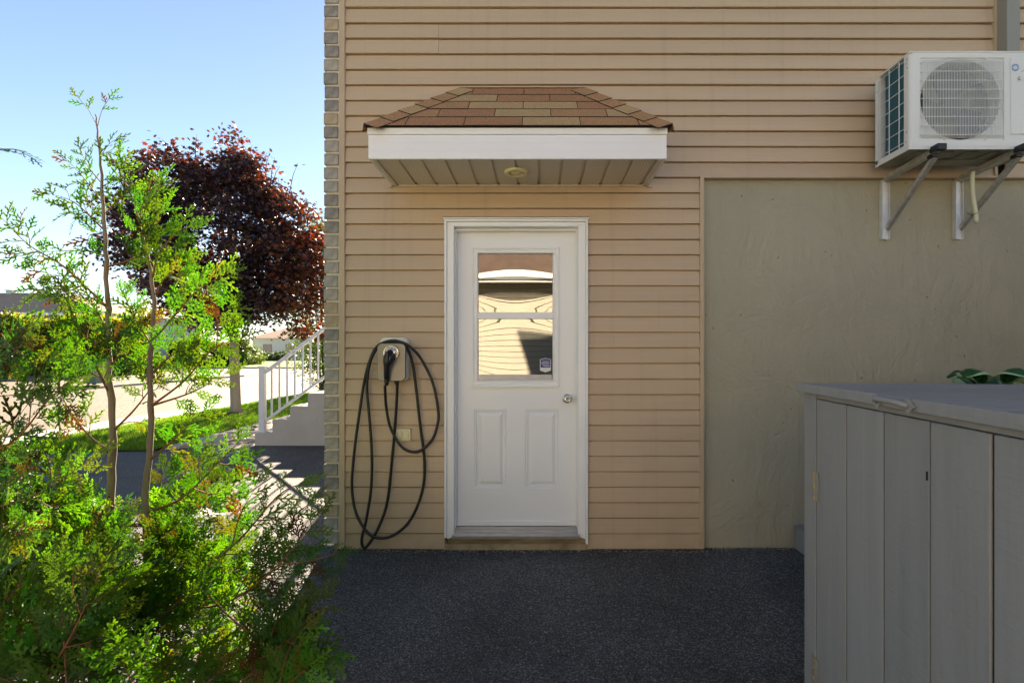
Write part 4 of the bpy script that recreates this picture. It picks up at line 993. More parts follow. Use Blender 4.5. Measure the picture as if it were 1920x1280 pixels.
def foliage_from(P, D, Nn, S, C, name, m, parent, bow=.0):
    P, D, Nn, S, C = map(np.array, (P, D, Nn, S, C)); d, s, n = frames(D, Nn)
    Vs, Qs, Cs = [], [], []; off = 0; which = nr.randint(0, 4, len(P)) + 4 * (S < .095); S = np.where(S < .095, S * 1.35, S)
    for k, (tv, tq) in enumerate(SPR):
        I = np.where(which == k)[0]
        if not len(I): continue
        flip = np.where(nr.rand(len(I)) < .5, 1., -1.)[:, None, None]
        wsc = (.10 / S[I]) ** .45                         # keep leaf width near real size whatever the spray length
        X = tv[None, :, 0:1]; Y = tv[None, :, 1:2] * flip; Z = tv[None, :, 2:3]
        V = P[I][:, None, :] + S[I][:, None, None] * (X * d[I][:, None, :] + Y * s[I][:, None, :] + Z * n[I][:, None, :] * 1.6)
        nv = tv.shape[0]; Vs.append(V.reshape(-1, 3)); Qs.append((tq[None] + (np.arange(len(I)) * nv)[:, None, None]).reshape(-1, 4) + off)
        tipfade = (.85 + .35 * tv[:, 0])[None, :, None]
        Cs.append((C[I][:, None, :] * tipfade).reshape(-1, 3)); off += len(I) * nv
    return fast_mesh(name, np.concatenate(Vs), np.concatenate(Qs), m, parent, np.concatenate(Cs))
M['cedar'] = mat('cedar_scale_leaf', (.1, .2, .02), .5, attr='tint', translucent=(1.8, 1.75, .3), tfac=.35, spec=.35)
def leafcol():
    u = rnd.random()
    if u < .03: return (.09, .038, .012)
    if u < .09: return (.11, .12, .015)
    g = rnd.uniform(.6, 1.25)
    return (.048 * g + rnd.uniform(0, .05), .18 * g, .012 * g)

class Cedar:
    bc = 1.
    def __init__(s): s.P, s.D, s.N, s.S, s.C = [], [], [], [], []; s.tw = MB()
    def spray(s, p, d, n, L):
        s.P.append(tuple(p)); s.D.append(tuple(d)); s.N.append(tuple(n)); s.S.append(L); s.C.append(tuple(q * s.bc for q in leafcol()))
    def branch(s, pts, r0, spl=.11, bare=.25, sec=True, dens=1.0, level=0, up=None):
        pts = spline(pts, 5) if len(pts) > 1 else pts
        if level == 0: s.bc = rnd.uniform(.55, 1.2)
        L = sum((pts[i + 1] - pts[i]).length for i in range(len(pts) - 1)); m = len(pts)
        s.tw.tube(pts, [max(.0011, r0 * (1 - .85 * i / (m - 1))) for i in range(m)], 5, cap=False)
        overall = (pts[-1] - pts[0]).normalized(); 
        pl = up if up is not None else (Vector((rnd.gauss(0, .5), -1 + rnd.gauss(0, .5), rnd.gauss(0.3, .6)))).normalized()   # plane normal of the flat branch system, loosely towards the light
        cum = 0; nxt = L * bare; k = rnd.randrange(2)
        for i in range(m - 1):
            sl = (pts[i + 1] - pts[i]).length; d = (pts[i + 1] - pts[i]).normalized()
            while cum + sl > nxt:
                p = pts[i] + d * (nxt - cum); t_ = nxt / L; k += 1
                side = pl.cross(d).normalized() * (1 if k % 2 else -1)
                dirn = (d * 1.0 + side * rnd.uniform(.7, 1.1) + Vector((0, 0, rnd.uniform(-.1, .12)))).normalized()
                nn = (pl + Vector((rnd.gauss(0, .35), rnd.gauss(0, .35), rnd.gauss(0, .35)))).normalized()
                if sec and level < 1 and t_ < .8 and rnd.random() < .42:
                    l2 = L * rnd.uniform(.28, .45) * (1.1 - t_ * .6); e1 = p + dirn * l2 * .5 + Vector((0, 0, rnd.uniform(-.02, .02))) ; e2 = p + (dirn + d * .35).normalized() * l2
                    s.branch([p, e1, e2], r0 * .45, spl * .85, .12, False, dens, level + 1, nn)
                else: s.spray(p, dirn, nn, spl * rnd.uniform(.75, 1.25) * (1.2 - .45 * t_) * 1.1)
                nxt += rnd.uniform(.030, .046) / dens * (spl / .11)
            cum += sl
        s.spray(pts[-1] - overall * .01, (pts[-1] - pts[-3]).normalized(), pl, spl * 1.05)
    def finish(s, root):
        o = s.tw.build('twigs', M['twig'], root, smooth=True, normals=False); o['kind'] = 'stuff'
        return foliage_from(s.P, s.D, s.N, s.S, s.C, 'foliage', M['cedar'], root)

def rand_branch(c, base, az, el, L, r0, **kw):
    d = Vector((math.cos(az) * math.cos(el), math.sin(az) * math.cos(el), math.sin(el))); p1 = base + d * L * .5 - Vector((0, 0, L * .04)); p2 = base + d * L + Vector((0, 0, L * .10))
    c.branch([base, p1, p2], r0, **kw)

ced = thing('cedar_tree', 'young green cedar with two bare stems left of the driveway', 'cedar', (-2.0, -1.1, 0))
C1 = Cedar()
def jit(ps): return [p + Vector((rnd.gauss(0, .0022), rnd.gauss(0, .0022), 0)) for p in ps]
DA, DB = 2.42, 2.36
stemA = [PX(216, 1222, DA), PX(214, 1100, DA), PX(208, 1000, DA + .02), PX(208, 900, DA), PX(212, 800, DA), PX(205, 700, DA), PX(203, 620, DA), PX(200, 540, DA), PX(198, 470, DA), PX(194, 390, DA), PX(190, 310, DA), PX(183, 245, DA), PX(180, 215, DA)]
stemB = [PX(280, 1222, DB), PX(279, 1100, DB), PX(277, 1000, DB), PX(272, 920, DB), PX(281, 850, DB), PX(283, 760, DB), PX(283, 680, DB), PX(288, 600, DB), PX(285, 530, DB), PX(270, 450, DB + .03), PX(250, 380, DB + .05), PX(225, 320, DB + .06), PX(200, 285, DB + .08)]
MB().tube(jit(spline(stemA, 4)), [(.0205 - .0180 * i / 48) * rnd.uniform(.9, 1.16) for i in range(49)], 10).build('stem', M['bark'], ced, smooth=True)
MB().tube(jit(spline(stemB, 4)), [(.0185 - .0165 * i / 48) * rnd.uniform(.9, 1.16) for i in range(49)], 10).build('stem', M['bark'], ced, smooth=True)
face = Vector((0.1, -1, .25)).normalized()
def B(pp, r0=.005, spl=.11, bare=.25, sec=True, dens=1., up=face): C1.branch([PX(*p) for p in pp], r0, spl, bare, sec, dens, 0, (up + Vector((rnd.gauss(0, .25), rnd.gauss(0, .2), rnd.gauss(0, .3)))).normalized() if up else None)
# top forks
B([(182, 235, DA), (165, 205, DA), (142, 178, DA)], .002, .05, .5, False, .5); B([(182, 240, DA), (192, 205, DA), (207, 182, DA)], .002, .05, .55, False, .5)
B([(187, 300, DA), (200, 275, DA), (216, 262, DA)], .002, .06, .3, False, .7); B([(188, 290, DA), (203, 285, DA), (222, 272, DA - .02)], .002, .05, .4, False, .7)
B([(192, 345, DA), (165, 312, DA), (150, 278, DA)], .003, .055, .35, False, .8); B([(192, 380, DA), (150, 325, DA), (120, 296, DA)], .003, .06, .3, False, .8)
B([(194, 430, DA), (140, 380, DA), (90, 362, DA)], .004, .075, .25, True, .7); B([(195, 430, DA), (165, 400, DA), (155, 375, DA)], .003, .07, .2, False)
B([(198, 440, DA), (170, 440, DA - .05), (160, 465, DA - .1)], .003, .08, .2, False)
B([(200, 575, DA), (120, 500, DA), (55, 460, DA), (2, 408, DA)], .006, .085, .2, True, .75); B([(200, 575, DA), (140, 545, DA), (62, 540, DA)], .005, .085, .2, True, .75)
B([(198, 480, DA), (150, 470, DA), (30, 475, DA)], .004, .06, .45, False, .8)
B([(198, 400, DA), (225, 370, DA), (240, 345, DA)], .004, .09, .2); B([(192, 350, DA), (215, 335, DA), (230, 310, DA)], .003, .07, .3, False)
B([(203, 500, DA), (255, 480, DA - .05), (290, 430, DA - .1), (305, 395, DA - .12)], .005, .12, .3)
B([(286, 520, DB), (300, 470, DB - .05), (335, 435, DB - .1), (350, 425, DB - .1)], .005, .12, .15)
B([(286, 560, DB), (310, 520, DB), (350, 490, DB - .05)], .004, .12, .25)
B([(270, 450, DB), (262, 410, DB), (275, 365, DB - .05)], .004, .11, .1); B([(255, 400, DB), (280, 380, DB), (300, 345, DB)], .003, .09, .2); B([(240, 350, DB), (225, 330, DB), (222, 300, DB)], .003, .08, .2)
B([(287, 640, DB), (320, 600, DB - .1), (370, 545, DB - .2), (428, 512, DB - .3)], .006, .10, .3, False, 1.4)
B([(285, 760, DB), (344, 715, DB - .1), (398, 655, DB - .2), (455, 632, DB - .3)], .006, .12, .35, True, 1.1)
B([(285, 760, DB), (360, 735, DB), (425, 700, DB)], .006, .10, .3, True, .8)
B([(215, 805, DA), (250, 770, DA), (281, 730, DA), (300, 700, DA)], .006, .09, .35, True, .8)
B([(212, 800, DA), (250, 790, DA + .1), (290, 800, DA + .1)], .004, .08, .5, False, .8)
B([(207, 845, DA), (168, 817, DA), (125, 760, DA), (110, 715, DA)], .006, .09, .3, True, .8)
B([(205, 720, DA), (175, 700, DA), (140, 690, DA)], .005, .1, .2); B([(205, 690, DA), (230, 665, DA), (290, 680, DA - .05)], .005, .12, .2)
B([(203, 620, DA), (170, 570, DA), (130, 560, DA - .05)], .005, .11, .2); B([(204, 640, DA), (240, 615, DA), (270, 600, DA)], .005, .12, .15)
B([(205, 740, DA), (165, 650, DA - .15), (170, 600, DA - .2)], .005, .13, .2)
B([(288, 650, DB), (260, 610, DB), (235, 560, DB)], .005, .11, .25); B([(286, 700, DB), (330, 660, DB - .1), (380, 650, DB - .15)], .005, .12, .3)
B([(278, 960, DB), (338, 935, DB - .05), (397, 880, DB - .1), (450, 825, DB - .15)], .007, .10, .3, True, .75)
B([(280, 1080, DB), (380, 1060, DB - .1), (450, 1010, DB - .1), (520, 930, DB - .1), (565, 905, DB - .1)], .008, .11, .3, True, .72)
B([(285, 1150, DB), (420, 1130, DB - .15), (520, 1060, DB - .2), (595, 965, DB - .25)], .008, .12, .3, True, .8)
B([(300, 1200, DB), (450, 1240, DB - .2), (540, 1200, DB - .35), (600, 1130, DB - .4)], .008, .12, .2, True, 1.2)
B([(300, 1220, DB), (430, 1300, DB - .3), (520, 1290, DB - .4), (580, 1250, DB - .5)], .008, .13, .15, True, 1.2)
B([(285, 860, DB), (330, 820, DB - .1), (380, 770, DB - .1)], .006, .1, .35, False, .9)
# foreground branches reaching to the left and down
B([(205, 930, DA), (130, 1040, DA - .4), (60, 1090, DA - .7)], .008, .13, .1, True, 1.); B([(215, 1010, DA), (100, 960, DA - .4), (-40, 1000, DA - .7)], .007, .13, .15, True, 1.2)
B([(210, 950, DA), (110, 900, DA - .3), (0, 830, DA - .5)], .007, .13, .15, True, 1.2)
for i in range(17):         # the dense skirt
    a = rnd.random(); st_ = stemA if rnd.random() < .5 else stemB
    zz = .06 + .56 * (rnd.random() ** 1.3); base = min(spline(st_, 6), key=lambda p: abs(p.z - zz)).copy()
    rand_branch(C1, base, rnd.uniform(0, 6.283), R(rnd.uniform(5, 34)), rnd.uniform(.35, .72) * (1.08 - zz * .55), .006, spl=.125, bare=.22, dens=1.0)
for i in range(44):
    base = Vector((-1.95 + rnd.uniform(-.9, .75), -1.25 + rnd.uniform(-.75, .25), rnd.uniform(.02, .22)))
    rand_branch(C1, base, rnd.uniform(0, 6.283), R(rnd.uniform(20, 70)), rnd.uniform(.3, .55), .005, spl=.13, bare=.1, dens=1.1)
C1.finish(ced)

ced2 = thing('cedar_tree', 'leafy cedar at the left edge nearer the camera, its branches cut by the frame', 'cedar', (-2.55, -1.8, 0))
C2 = Cedar(); sx2, sy2 = -2.55, -1.8
st2 = [Vector((sx2, sy2, 0)), Vector((sx2 + .02, sy2, .7)), Vector((sx2 - .02, sy2 + .01, 1.4)), Vector((sx2, sy2, 2.3))]
MB().tube(spline(st2, 6), [.024 - .020 * i / 18 for i in range(19)], 10).build('stem', M['bark'], ced2, smooth=True)
for i in range(8):
    zz = .15 + 1.2 * rnd.random(); base = Vector((sx2, sy2, zz)); az = rnd.uniform(-1.2, 2.6) if rnd.random() < .7 else rnd.uniform(0, 6.28)
    rand_branch(C2, base, az, R(rnd.uniform(-5, 35)), rnd.uniform(.35, .6) * (1.12 - .32 * zz), .006, spl=.135, bare=.25, dens=1.0)
C2.branch([PX(-60, 275, 1.75), PX(-10, 280, 1.75), PX(30, 281, 1.75), PX(62, 297, 1.75)], .003, .035, .1, False, .7, 0, Vector((0, -.35, 1)))
C2.branch([Vector((sx2, sy2, 1.7)), PX(-90, 340, 1.75), PX(-60, 275, 1.75)], .005, .05, .5, False, .6)
for bb in ([(-120, 900, 1.95), (20, 830, 1.85), (90, 750, 1.8), (150, 700, 1.78)], [(-120, 700, 1.95), (0, 650, 1.9), (70, 690, 1.85), (120, 760, 1.8)], [(-140, 760, 1.9), (-20, 640, 1.85), (50, 610, 1.8)], [(-120, 980, 1.9), (60, 930, 1.8), (170, 860, 1.8)]):
    C2.branch([PX(*p) for p in bb], .005, .115, .2, True, .85, 0, Vector((.1, -1, .3)).normalized())
C2.finish(ced2)

# ---------------------------------------------------------------- broad leaves
def leaf_template(kind):
    if kind == 'maple':
        ang = [0, 16, 40, 60, 90, 128, 150, 180, 210, 232, 270, 300, 320, 344]; rad = [1, .55, .95, .5, .8, .38, .55, .3, .55, .38, .8, .5, .95, .55]
        pts = [(r_ * math.cos(R(a)) * .5, r_ * math.sin(R(a)) * .5) for a, r_ in zip(ang, rad)]
    else: pts = [(-.5, 0), (-.2, -.22), (.2, -.2), (.5, 0), (.2, .2), (-.2, .22)]
    return np.array([(x, y, .12 * (x * x + y * y) - .10 * abs(y)) for x, y in pts])
def leaves(P, size, cols, name, m, parent, kind='maple', droop=.5, kindtag='stuff'):
    T = leaf_template(kind); n = len(P); k = len(T)
    nrm = nr.randn(n, 3); nrm[:, 2] = np.abs(nrm[:, 2]) + droop; d = nr.randn(n, 3); d, s, nn = frames(d, nrm)
    nn = nrm / np.linalg.norm(nrm, axis=1, keepdims=True); s = np.cross(nn, d); s /= np.linalg.norm(s, axis=1, keepdims=True) + 1e-9; d = np.cross(s, nn)
    sz = (size * (.6 + .8 * nr.rand(n)))[:, None, None]
    V = P[:, None, :] + sz * (T[None, :, 0:1] * d[:, None] + T[None, :, 1:2] * s[:, None] + T[None, :, 2:3] * nn[:, None])
    return fast_mesh(name, V.reshape(-1, 3), np.arange(n * k).reshape(-1, k), m, parent, np.repeat(cols, k, 0), kindtag)
def crown_points(c, rad, n, clumps, csize, shell=.55, lump=.18, seed=3):
    r = np.random.RandomState(seed); u = r.randn(clumps, 3); u /= np.linalg.norm(u, axis=1, keepdims=True)
    rr = (shell + (1 - shell) * r.rand(clumps) ** .6); rr *= 1 + lump * np.sin(u[:, 0] * 5 + 1) * np.cos(u[:, 2] * 6 + u[:, 1] * 4)
    cc = np.array(c) + u * rr[:, None] * np.array(rad); I = r.randint(0, clumps, n)
    return cc[I] + r.randn(n, 3) * csize * np.array([1, 1, .6]), cc

# maple
mx_, my_ = gx(442, 11.3), 11.3 - CD
mt = thing('maple_tree', 'round purple leaved maple with edges tinted orange as if backlit on the lawn', 'tree', (mx_, my_, 0))
tw_ = .105
MB().tube(spline([(mx_ + .01, my_, -.02), (mx_ - .01, my_, .5), (mx_ - .03, my_, 1.2), (mx_ - .05, my_, 1.9), (mx_ - .08, my_, 2.8), (mx_ - .1, my_, 4.2)], 3), [.13, .115, .108, .106, .104, .102, .10, .098, .095, .09, .085, .075, .065, .05, .04, .02][:16], 12).build('trunk', M['maple_bark'], mt, smooth=True)
mc = (gx(405, 11.3), my_ + .1, 3.82)
pts, cl = crown_points(mc, (2.0, 2.0, 2.0), 42000, 400, .165, .45, .22, 5)
r5 = np.random.RandomState(9)
extra, cl2 = crown_points((gx(560, 11.3), my_ + .5, 2.9), (.95, 1.4, 1.5), 8000, 130, .2, .35, .12, 6)
top = []; limbs = MB()
for i in range(26):
    a = r5.uniform(-1.9, 1.6); x = mc[0] + a; z0 = mc[2] + 1.55 * math.sqrt(max(0, 1 - (a / 2.2) ** 2)); yv = mc[1] + r5.uniform(-.8, .8); ht = r5.uniform(.25, .75); dx = r5.uniform(-.15, .15) + a * .12
    limbs.tube([(x, yv, z0 - .4), (x + dx * .6, yv, z0 + ht * .6), (x + dx, yv, z0 + ht)], [.012, .007, .003], 5)
    for q in range(int(r5.uniform(2, 15))): t_ = r5.rand(); top.append((x + dx * t_ + r5.randn() * .06, yv + r5.randn() * .06, z0 + ht * t_ + r5.randn() * .05))
P_ = np.concatenate([pts, extra, np.array(top)]); P_ = P_[P_[:, 2] > 1.62 + .1 * nr.rand(len(P_))]
base = np.array([[.024, .017, .036]]) * (.5 + 1.0 * nr.rand(len(P_), 1)); u = nr.rand(len(P_)); base[u < .10] = np.array([.045, .04, .012]); base[u > .95] = np.array([.05, .018, .014])
wr = np.clip((P_[:, 0] - mc[0]) / 2.2 - .48, 0, 1) * 1.5 + np.clip((P_[:, 2] - mc[2]) / 2.2 - .5, 0, 1) * .9; kk = nr.rand(len(P_)) < wr * .75; base[kk] = np.array([[.085, .028, .010]]) * (.6 + .8 * nr.rand(kk.sum(), 1))  # orange backlit glow painted into the leaf tints towards right and top
M['maple_leaf'] = mat('maple_leaf', (.03, .012, .02), .42, attr='tint', translucent=(7, 3.0, .6), tfac=.15, spec=.5)
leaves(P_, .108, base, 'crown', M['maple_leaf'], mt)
for i in range(34):
    c_ = cl[r5.randint(len(cl))]; b_ = Vector((mx_ - .06, my_, r5.uniform(1.7, 3.0))); e_ = Vector(c_); limbs.tube(spline([b_, b_.lerp(e_, .5) + Vector((0, 0, -.15)), e_], 3), [.035 - .004 * k for k in range(7)], 6, cap=False)
limbs.build('limbs', M['dark_twig'], mt, smooth=True, normals=False)['kind'] = 'stuff'
tag(MB().lathe((mx_, my_, 0), (0, 0, 1), [(.42, .014), (.3, .03), (.1, .05), (0, .05)], 20).build('soil_ring', mat('bare_soil', (.09, .05, .03), .95, var=.3, vscale=20, bump=.02, bscale=30)), kind='structure')

M['shrub_leaf'] = mat('shrub_leaf', (.05, .1, .02), .45, attr='tint', translucent=(2.2, 2.0, .5), tfac=.4)
def shrub(name, label, c, rad, n, clumps, size, colr, csize, cat, seed, trunk=True, shell=.5, spikes=0):
    root = thing(name, label, cat, (c[0], c[1], 0)); P, cc = crown_points(c, rad, n, clumps, csize, shell, .1, seed); r = np.random.RandomState(seed); t = MB()
    ex = []
    for i in range(spikes):
        x = c[0] + r.uniform(-1, 1) * rad[0] * .7; y_ = c[1] + r.uniform(-.5, .5) * rad[1]; z0 = c[2] + rad[2] * .8; h = r.uniform(.3, 1.0); t.tube([(x, y_, z0 - .3), (x + r.uniform(-.1, .1), y_, z0 + h)], [.01, .003], 5)
        for q in range(26): tt = r.rand(); ex.append((x + r.randn() * .07 * (1.1 - tt), y_ + r.randn() * .07, z0 + h * tt))
    if ex: P = np.concatenate([P, np.array(ex)])
    P = P[P[:, 2] > .06]; cols = np.array([colr]) * (.5 + .9 * nr.rand(len(P), 1)) + np.array([[.05, .03, 0]]) * (nr.rand(len(P), 1) > .85)
    leaves(P, size, cols, 'foliage', M['shrub_leaf'], root, 'oval')
    for i in range(14):
        e_ = Vector(cc[r.randint(len(cc))]); t.tube([(c[0] + r.uniform(-.1, .1), c[1], 0), ((c[0] + e_.x) / 2, c[1], e_.z * .6), tuple(e_)], [.03, .02, .006], 5, cap=False)
    t.build('stems', M['dark_twig'], root, normals=False)['kind'] = 'stuff'; return root
shrub('tall_shrub', 'tall green shrub rising behind the steps beside the brick corner', (gx(606, 17.4), 13.9, 2.9), (1.05, 1.1, 3.3), 16000, 300, .085, (.06, .12, .02), .2, 'shrub', 21, spikes=9)

M['hedge_leaf'] = mat('hedge_leaf', (.05, .1, .02), .5, attr='tint', translucent=(2.8, 2.4, .5), tfac=.5)
def hedge(name, label, x0, x1, y0, y1, h, n, colr, seed, size=.11):
    root = thing(name, label, 'hedge', ((x0 + x1) / 2, (y0 + y1) / 2, 0)); r = np.random.RandomState(seed)
    MB().box(x0 + .3, x1 - .3, y0 + .35, y1 - .3, 0, h - .35).build('core', mat('hedge_core', (.018, .03, .008), .95), root)
    P = np.stack([x0 + (x1 - x0) * r.rand(n), y0 + .0 * r.rand(n) + (y1 - y0) * (r.rand(n) ** 2.2), h * r.rand(n) ** .85], 1)
    k = r.rand(n) < .25; P[k, 2] = h + .16 * r.randn(k.sum()); kk = P[:, 2] > h * .9
    P[:, 1] += .16 * np.sin(P[:, 0] * 1.9 + 1) + .10 * np.sin(P[:, 2] * 3 + P[:, 0] * 4); P[:, 2] += .18 * np.sin(P[:, 0] * 1.3) * (P[:, 2] / h); P[:, 2] = np.maximum(P[:, 2], .03)
    cols = np.array([colr]) * (.55 + .9 * nr.rand(n, 1)) + np.array([[.07, .05, 0]]) * ((P[:, 2:3] / h) ** 3) * nr.rand(n, 1)
    leaves(P, size, cols, 'foliage', M['hedge_leaf'], root, 'oval', .0)
    return root
hedge('cedar_hedge', 'long clipped cedar hedge in front of the brown roofed house', -36, gx(250, 31), 27.3, 29.3, 3.3, 60000, (.11, .14, .02), 31, .13)
hedge('dark_hedge', 'dark green hedge across the street behind the maple', gx(160, 48), gx(452, 48), 44.5, 46.3, 2.2, 26000, (.02, .055, .014), 32, .2)
shrub('rounded_bush', 'small rounded bush on the far lawn beside the white house', (gx(465, 52), 48.5, .9), (1.5, 1.2, 1.2), 4000, 80, .17, (.08, .14, .02), .25, 'bush', 33)

# far lawn beyond the cross street
tag(MB().add([(-60, 41.3, .1), (40, 41.3, .1), (40, 80, .5), (-60, 80, .5)], [(0, 1, 2, 3)]).build('far_lawn', M['far_grass']), kind='structure')

# green bin
bn = thing('wheeled_bin', 'green wheeled rubbish bin at the kerb across the street', 'bin', (gx(179, 21.5), 18, -.02))
bx, by = gx(179, 21.5), 18
MB().add([(bx - .26, by - .3, .06), (bx + .26, by - .3, .06), (bx + .26, by + .25, .06), (bx - .26, by + .25, .06), (bx - .33, by - .36, .92), (bx + .33, by - .36, .92), (bx + .33, by + .33, .92), (bx - .33, by + .33, .92)],
         [(0, 3, 2, 1), (4, 5, 6, 7), (0, 1, 5, 4), (1, 2, 6, 5), (2, 3, 7, 6), (3, 0, 4, 7)]).build('body', M['bin'], bn, bevel=.02)
MB().box(bx - .36, bx + .36, by - .39, by + .40, .925, 1.0).build('lid', M['bin'], bn, bevel=.03)
for sx in (-.3, .3): MB().lathe((bx + sx, by + .28, .09), (1, 0, 0), [(0, -.03), (.11, -.03), (.11, .03), (0, .03)], 16).build('wheel', M['black'], bn)

# brown roofed house behind the hedge
fh = thing('brown_roof_house', 'house with a brown hipped roof and two roof vents behind the hedge', 'house', (gx(20, 44), 42, 0))
DH = 44; ex0, ex1, ey0, ey1, ez0 = -66, gx(196, DH - 4), 36.5, 50, gz(586, DH - 4)
rz = gz(549, DH); rx0, rx1 = -60, gx(105, DH)
MB().box(ex0 + .6, ex1 - .6, ey0 + .6, ey1 - .6, 0, ez0).build('wall', M['far_wall'], fh)
ridge_y = DH - CD
V = [(ex0, ey0, ez0), (ex1, ey0, ez0), (ex1, ey1, ez0), (ex0, ey1, ez0), (rx0, ridge_y, rz), (rx1, ridge_y, rz)]
MB().add(V, [(0, 1, 5, 4), (2, 3, 4, 5), (3, 0, 4), (0, 3, 2, 1)]).build('roof', M['roof_far'], fh)
MB().add([V[1], V[2], V[5]], [(0, 1, 2)]).build('roof_end', M['roof_far2'], fh)
MB().box(ex0 - .05, ex1 + .05, ey0 - .1, ey0 - .02, ez0 - .22, ez0 + .02).build('gutter', M['white'], fh)
for px_ in (20, 88):
    c_ = PX(px_, 549, DH); v_ = MB().box(c_.x - .22, c_.x + .22, c_.y - .2, c_.y + .2, rz - .1, rz + .16); v_.box(c_.x - .3, c_.x + .3, c_.y - .28, c_.y + .28, rz + .16, rz + .24); v_.build('roof_vent', M['plastic_black'] if False else M['galv'], fh)

# white house far beyond the steps
wh = thing('white_house', 'pale house with a low fence far behind the railing', 'house', (gx(510, 70), 66, .4)); y_ = 68
x0, x1 = gx(470, 71), gx(640, 71)
MB().box(x0, x1, y_, y_ + 9, .3, 3.4).build('wall', M['far_wall'], wh)
for i in range(9): MB().box(x0 - .02, x1 + .02, y_ - .05, y_ - .001, .9 + i * .28, .92 + i * .28).build('clapboard', M['far_wall'], wh)
MB().add([(x0 - .5, y_ - .5, 3.4), (x1 + .5, y_ - .5, 3.4), (x1 + .5, y_ + 9.5, 3.4), (x0 - .5, y_ + 9.5, 3.4), (x0 + 3, y_ + 4.5, 5.2), (x1 - 3, y_ + 4.5, 5.2)], [(0, 1, 5, 4), (1, 2, 5), (2, 3, 4, 5), (3, 0, 4)]).build('roof', M['roof_far'], wh)
for q in range(3): MB().box(x0 + 1.5 + q * 3.2, x0 + 2.7 + q * 3.2, y_ - .08, y_ - .052, 1.4, 2.6).build('window', M['window_dark'], wh)
fe = thing('picket_fence', 'low grey fence in front of the far pale house', 'fence', (x0, y_ - 4, .4))
for i in range(40): MB().box(x0 - .5 + i * .33, x0 - .42 + i * .33, y_ - 4.05, y_ - 4, .35, 1.35).build('picket', M['galv'], fe)
MB().box(x0 - .6, x0 + 13, y_ - 4, y_ - 3.95, 1.2, 1.28).build('fence_rail', M['galv'], fe)
for q, px_ in enumerate((487, 500, 517, 531)):
    shrub('small_bush', ('leftmost', 'second from left', 'third from left', 'rightmost')[q] + ' of the small dark bushes along the far fence', (gx(px_, 66), 62.3, .85), (.7, .6, .7), 1200, 40, .16, (.03, .07, .015), .14, 'bush', 50 + q)

# ---------------------------------------------------------------- neighbour's house behind the camera (seen in the door glass)
nh = thing('neighbour_house', 'cream sided neighbouring house seen reflected in the door window', 'house', (0, -8.4, 0))
NY = -8.2
MB().box(-7, 8.5, NY - 6, NY - .03, 0, 3.0).build('wall', M['groove'], nh)
sd_ = MB()
for i in range(27):
    z = .12 + i * .107; sd_.add([(-7, NY - .025, z + .101), (8.5, NY - .025, z + .101), (8.5, NY, z), (-7, NY, z), (-7, NY - .03, z), (8.5, NY - .03, z)], [(0, 1, 2, 3), (3, 2, 5, 4)])
sd_.build('siding_courses', M['neigh_siding'], nh)['kind'] = 'stuff'
MB().box(-7.5, 9, NY, NY + .45, 2.98, 3.0).build('soffit', M['soffit'], nh)
MB().box(-7.5, 9, NY + .45, NY + .47, 2.95, 3.13).build('fascia', M['white'], nh)
MB().box(-7.5, 9, NY + .47, NY + .58, 3.02, 3.12).build('gutter', M['white'], nh)
MB().add([(-7.5, NY + .5, 3.13), (9, NY + .5, 3.13), (9, NY - 6.5, 3.13), (-7.5, NY - 6.5, 3.13), (-4.5, NY - 3, 4.9), (6, NY - 3, 4.9)], [(0, 1, 5, 4), (1, 2, 5), (2, 3, 4, 5), (3, 0, 4)]).build('roof', M['neigh_roof'], nh)

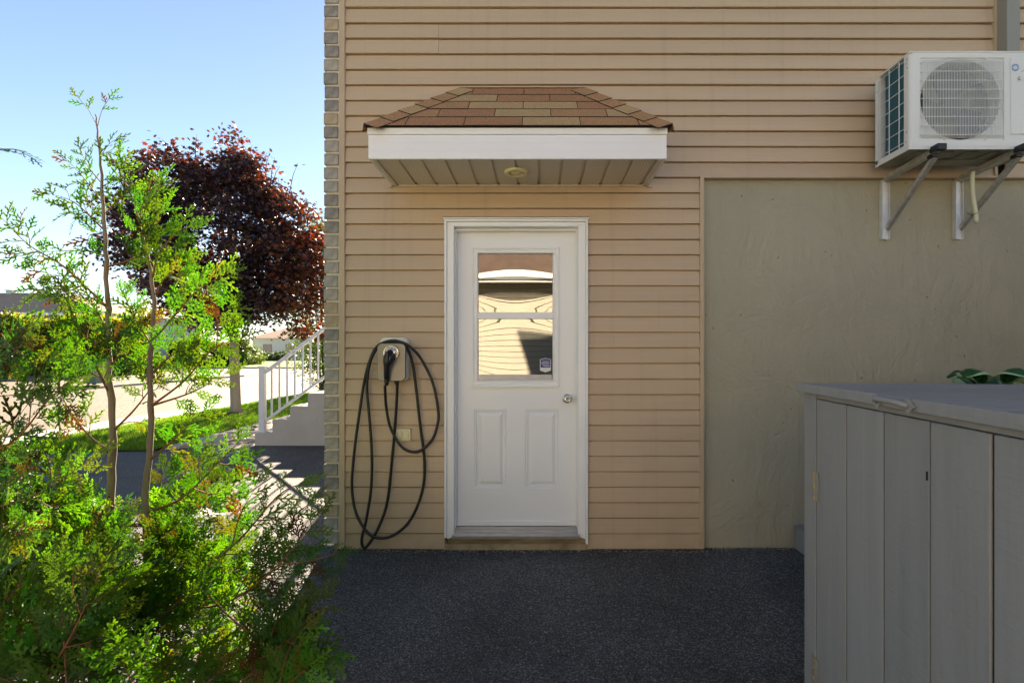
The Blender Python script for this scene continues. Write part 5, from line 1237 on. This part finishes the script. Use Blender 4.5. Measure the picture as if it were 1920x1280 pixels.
# tall board fence added out of view, to darken the wall's right side
tf = thing('added_shade_fence', 'tall grey board fence added out of view to shade the right of the wall', 'fence', (3.95, -2.5, 0))
for i in range(30): MB().box(3.94, 3.962, -.12 - .16 * (i + 1) + .004, -.12 - .16 * i, .04, 2.45 + rnd.uniform(-.006, .006)).build('shade_fence_board', GW[i % 3], tf)
for z_ in (.35, 2.0): MB().box(3.962, 4.0, -4.9, -.12, z_, z_ + .09).build('fence_rail', GW[0], tf)

# grit and crumbs along the foot of the wall, and a knot hole in one plank
gt = MB()
for i in range(700):
    x = rnd.uniform(-1.4, 3.0); y = -.012 - abs(rnd.gauss(0, .022)) - (.0 if x < 1.15 else -.04); q = rnd.uniform(.0015, .005)
    if X0 - .05 < x < X1 + .05: y -= .004
    gt.obox((x, y, q * .5), (q, rnd.uniform(-q, q) * .4, 0), (rnd.uniform(-q, q) * .4, q * .8, 0), (0, 0, q * .6), rnd.choice((0, 0, 1)))
tag(gt.build('grit', [M['found_base'], M['asphalt']]), kind='stuff')
k_ = s_at(1738); sbox(k_ - .0025, k_ + .0008, -.02, .0015, gz(892, 1.33), gz(876, 1.33), 'knot_hole', M['groove'], .0005)

lt = MB()
for i in range(46):
    x = rnd.uniform(-1.35, 1.0) if i % 3 else rnd.uniform(-2.6, -1.0); y = -rnd.uniform(.02, .16) if i % 3 else rnd.uniform(-2.0, -.4); a = rnd.uniform(0, 6.3); q = rnd.uniform(.006, .014)
    u = Vector((math.cos(a), math.sin(a), rnd.uniform(0, .3))) * q; v = Vector((-math.sin(a), math.cos(a), rnd.uniform(-.2, .3))) * q * .55; c_ = Vector((x, y, .004 + q * .2))
    lt.add([c_ - u, c_ + v, c_ + u, c_ - v], [(0, 1, 2, 3)], rnd.choice((0, 1)))
tag(lt.build('leaf_litter', [M['twig'], mat('dry_leaf', (.24, .15, .05), .8)], normals=False), kind='stuff')

cr = MB()
for pl_ in ([(1500, 735), (1497, 790), (1499, 850), (1492, 905), (1487, 960), (1483, 1000), (1478, 1031)], [(1462, 880), (1456, 950), (1449, 985), (1457, 1005), (1452, 1030)]):
    pp_ = spline([PX(a, b_, 3.532) for a, b_ in pl_], 6); cr.tube([p + Vector((rnd.gauss(0, .0022), 0, 0)) for p in pp_], [rnd.uniform(.0012, .0035) for p in pp_], 6)
cr.build('trowel_ridge', M['concrete'], house)['kind'] = 'stuff'
